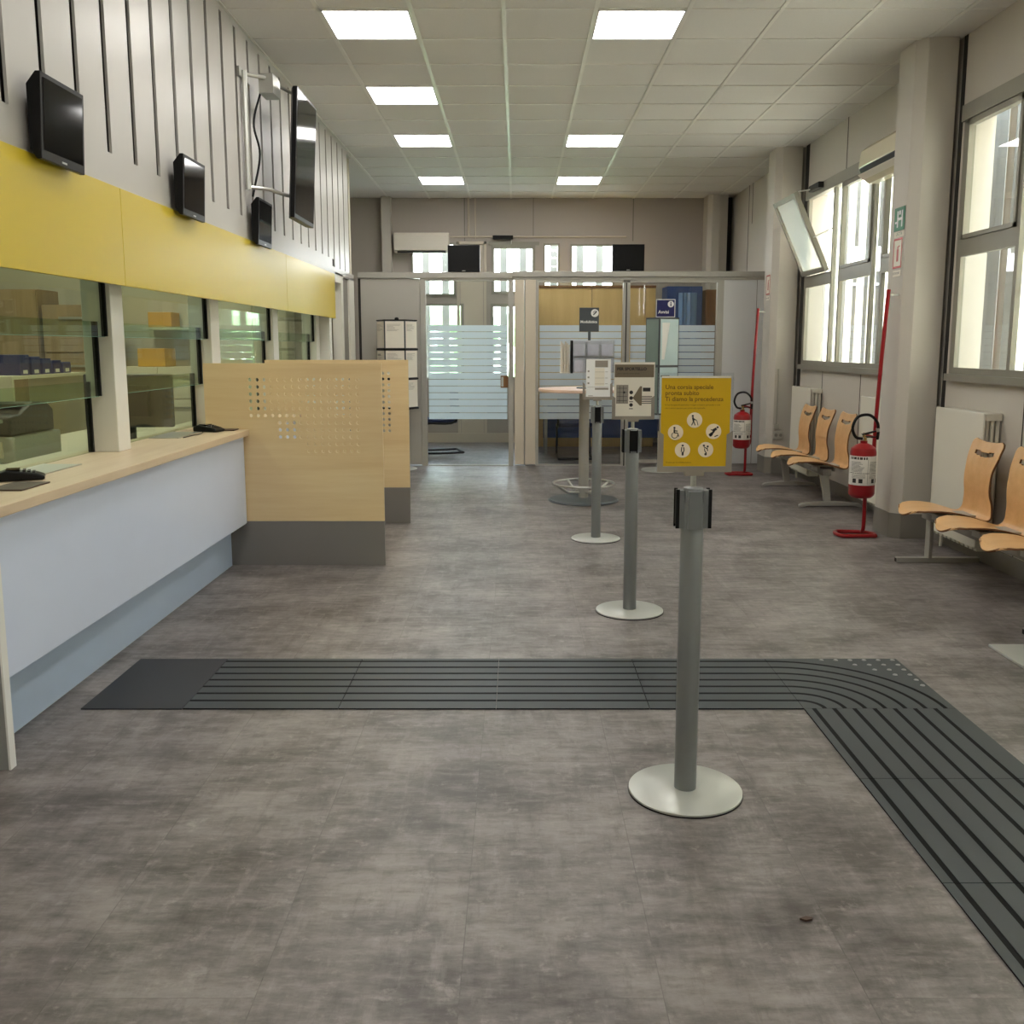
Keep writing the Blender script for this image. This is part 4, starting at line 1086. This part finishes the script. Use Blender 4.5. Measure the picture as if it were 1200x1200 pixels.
# ------------------------------------------------------------------ tactile guide path
X0, X1, Y0, Y1 = 1.157, 1.770, 3.632, 4.245
G = 'anthracite tactile guide tiles'
def grooves(m, fn, a, b, n=7):
    for k in range(n):
        v = .075+(.613-.10)/(n-1)*k*1.0
        fn(m, v)
ZT_ = .006
def tile(label, x0, x1, y0, y1, along):
    t = thing('tactile_tile', label, 'tactile tile', ((x0+x1)/2, (y0+y1)/2, 0), G)
    B(x0+.001, x1-.001, y0+.001, y1-.001, 0.0005, ZT_-.001).build('backing', 'groove', t)
    m = MB(); w = (y1-y0) if along == 'x' else (x1-x0); n = 7
    edges = [0]+[.085+(w-.125)*k/(n-1) for k in range(n)]+[w]
    for k in range(n+1):
        a = edges[k]+(.009 if k else 0.001); b = edges[k+1]-(.009 if k < n else .001)
        if along == 'x': m.box(x0+.0015, x1-.0015, y0+a, y0+b, ZT_-.001, ZT_)
        else: m.box(x1-b, x1-a, y0+.0015, y1-.0015, ZT_-.001, ZT_)
    m.build('ridge', 'tact', t)
tag(B(-1.76, -1.352, Y0, Y1, .0005, .005).build('smooth_tile', 'tact_s'), 'smooth dark floor tile at the counter end of the guide path', 'floor tile')
xs_ = [-1.35, -.722, -.085, .535, X0]
nm = ['beside the smooth dark tile', 'second from the smooth dark tile', 'third from the smooth dark tile', 'fourth from the smooth dark tile, joining the bend']
for i in range(4): tile('ribbed guide tile '+nm[i], xs_[i], xs_[i+1], Y0, Y1, 'x')
ys_ = [Y0, 3.008, 2.381, 1.756, 1.13]
nm = ['just below the curved corner tile', 'second below the curved corner tile', 'third below the curved corner tile', 'fourth below the curved corner tile']
for i in range(4): tile('ribbed guide tile '+nm[i], X0, X1, ys_[i+1], ys_[i], 'y')
t = thing('tactile_tile', 'curved corner guide tile with pale studs where the path turns', 'tactile tile', ((X0+X1)/2, (Y0+Y1)/2, 0), G)
B(X0+.001, X1-.001, Y0+.001, Y1-.001, .0005, ZT_-.001).build('backing', 'groove', t)
m = MB(); w = .613; n = 7; rad = [0.0]+[.085+(w-.125)*k/(n-1) for k in range(n)]
seg = 20
for k in range(n):
    a = rad[k]+(.009 if k else .0); b = rad[k+1]-.009
    for s_ in range(seg):
        t0, t1 = PI/2*s_/seg, PI/2*(s_+1)/seg
        poly = [(X0+a*math.cos(t0), Y0+a*math.sin(t0)), (X0+b*math.cos(t0), Y0+b*math.sin(t0)), (X0+b*math.cos(t1), Y0+b*math.sin(t1)), (X0+a*math.cos(t1), Y0+a*math.sin(t1))]
        if a < 1e-4: poly = poly[1:3]+[(X0, Y0)]
        m.prismz(poly, ZT_-.001, ZT_)
a = rad[-1]+.009
arc = [(X0+a*math.cos(PI/2*s_/seg), Y0+a*math.sin(PI/2*s_/seg)) for s_ in range(seg+1)]
m.prismz([(X1-.001, Y0+.001)]+[(min(p[0], X1-.001), min(p[1], Y1-.001)) for p in arc]+[(X0+.001, Y1-.001), (X1-.001, Y1-.001)], ZT_-.001, ZT_)
m.build('ridge', 'tact', t)
m = MB()
for i in range(9):
    for k in range(9):
        x, y = X0+.06+i*.066, Y0+.06+k*.066
        if math.hypot(x-X0, y-Y0) > .635 and x < X1-.02 and y < Y1-.02: m.lathe([(.011, 0), (.009, .003), (.004, .0045)], (x, y, ZT_), 10)
m.build('stud', 'stud', t, smooth=True)
m = MB().prismz([(.722, 2.222), (.735, 2.214), (.752, 2.218), (.757, 2.226), (.74, 2.231)], 0.0005, .006)
tag(m.build('leaf_scrap', 'leather'), 'tiny dark scrap lying on the open floor', 'scrap')

# ------------------------------------------------------------------ outdoors
struct(B(-30, 40, YF+.3, 60, -.3, -.1).build('ground', 'ground')); struct(B(XR+.3, 40, -30, YF+.3, -.3, -.1).build('yard_ground', 'ground'))
m = MB(); rnd = random.Random(5)
for i in range(60):
    x, z = rnd.uniform(-4, 5), rnd.uniform(0, 2.2); y = YF+3.5+rnd.uniform(0, 1.2); r = rnd.uniform(.25, .5)
    m.lathe([(r*.2, -r), (r*.8, -r*.6), (r, 0), (r*.8, r*.6), (r*.2, r)], (x, y, z), 10)
o = m.build('hedge', 'leaf', smooth=True); o['kind'] = 'stuff'; o['label'] = 'sunlit green hedge outside the far windows'; o['category'] = 'hedge'

w = bpy.data.worlds.new('world'); SC.world = w; w.use_nodes = True
nt = w.node_tree; nt.nodes.clear()
out = nt.nodes.new('ShaderNodeOutputWorld'); bg = nt.nodes.new('ShaderNodeBackground')
tc = nt.nodes.new('ShaderNodeTexCoord'); sp = nt.nodes.new('ShaderNodeSeparateXYZ'); mr = nt.nodes.new('ShaderNodeMapRange')
nt.links.new(tc.outputs['Generated'], sp.inputs[0]); nt.links.new(sp.outputs['Z'], mr.inputs[0]); mr.inputs[1].default_value = -.1; mr.inputs[2].default_value = .7
nt.links.new(mixcol(nt, mr.outputs[0], (1., .99, .97), (.66, .83, 1.)), bg.inputs[0]); bg.inputs[1].default_value = 8.0
nt.links.new(bg.outputs[0], out.inputs[0])

SL = bpy.data.lights.new('sun', 'SUN'); SL.energy = 5.; SL.angle = .02; SL.color = (1., .95, .86)
so = bpy.data.objects.new('sun', SL); COL.objects.link(so); so.rotation_euler = Vector((.08, .66, -.75)).to_track_quat('-Z', 'Y').to_euler(); so.location = (8, -20, 20)

vs = SC.view_settings; SC.display_settings.display_device = 'sRGB'
vs.view_transform = 'Standard'; vs.look = 'None'; vs.exposure = 1.33; vs.gamma = 1.0; vs.use_curve_mapping = False
cy = SC.cycles
cy.max_bounces = 10; cy.diffuse_bounces = 5; cy.glossy_bounces = 4; cy.transparent_max_bounces = 16; cy.transmission_bounces = 6
cy.sample_clamp_indirect = 6; cy.use_denoising = True; cy.caustics_reflective = False; cy.caustics_refractive = False
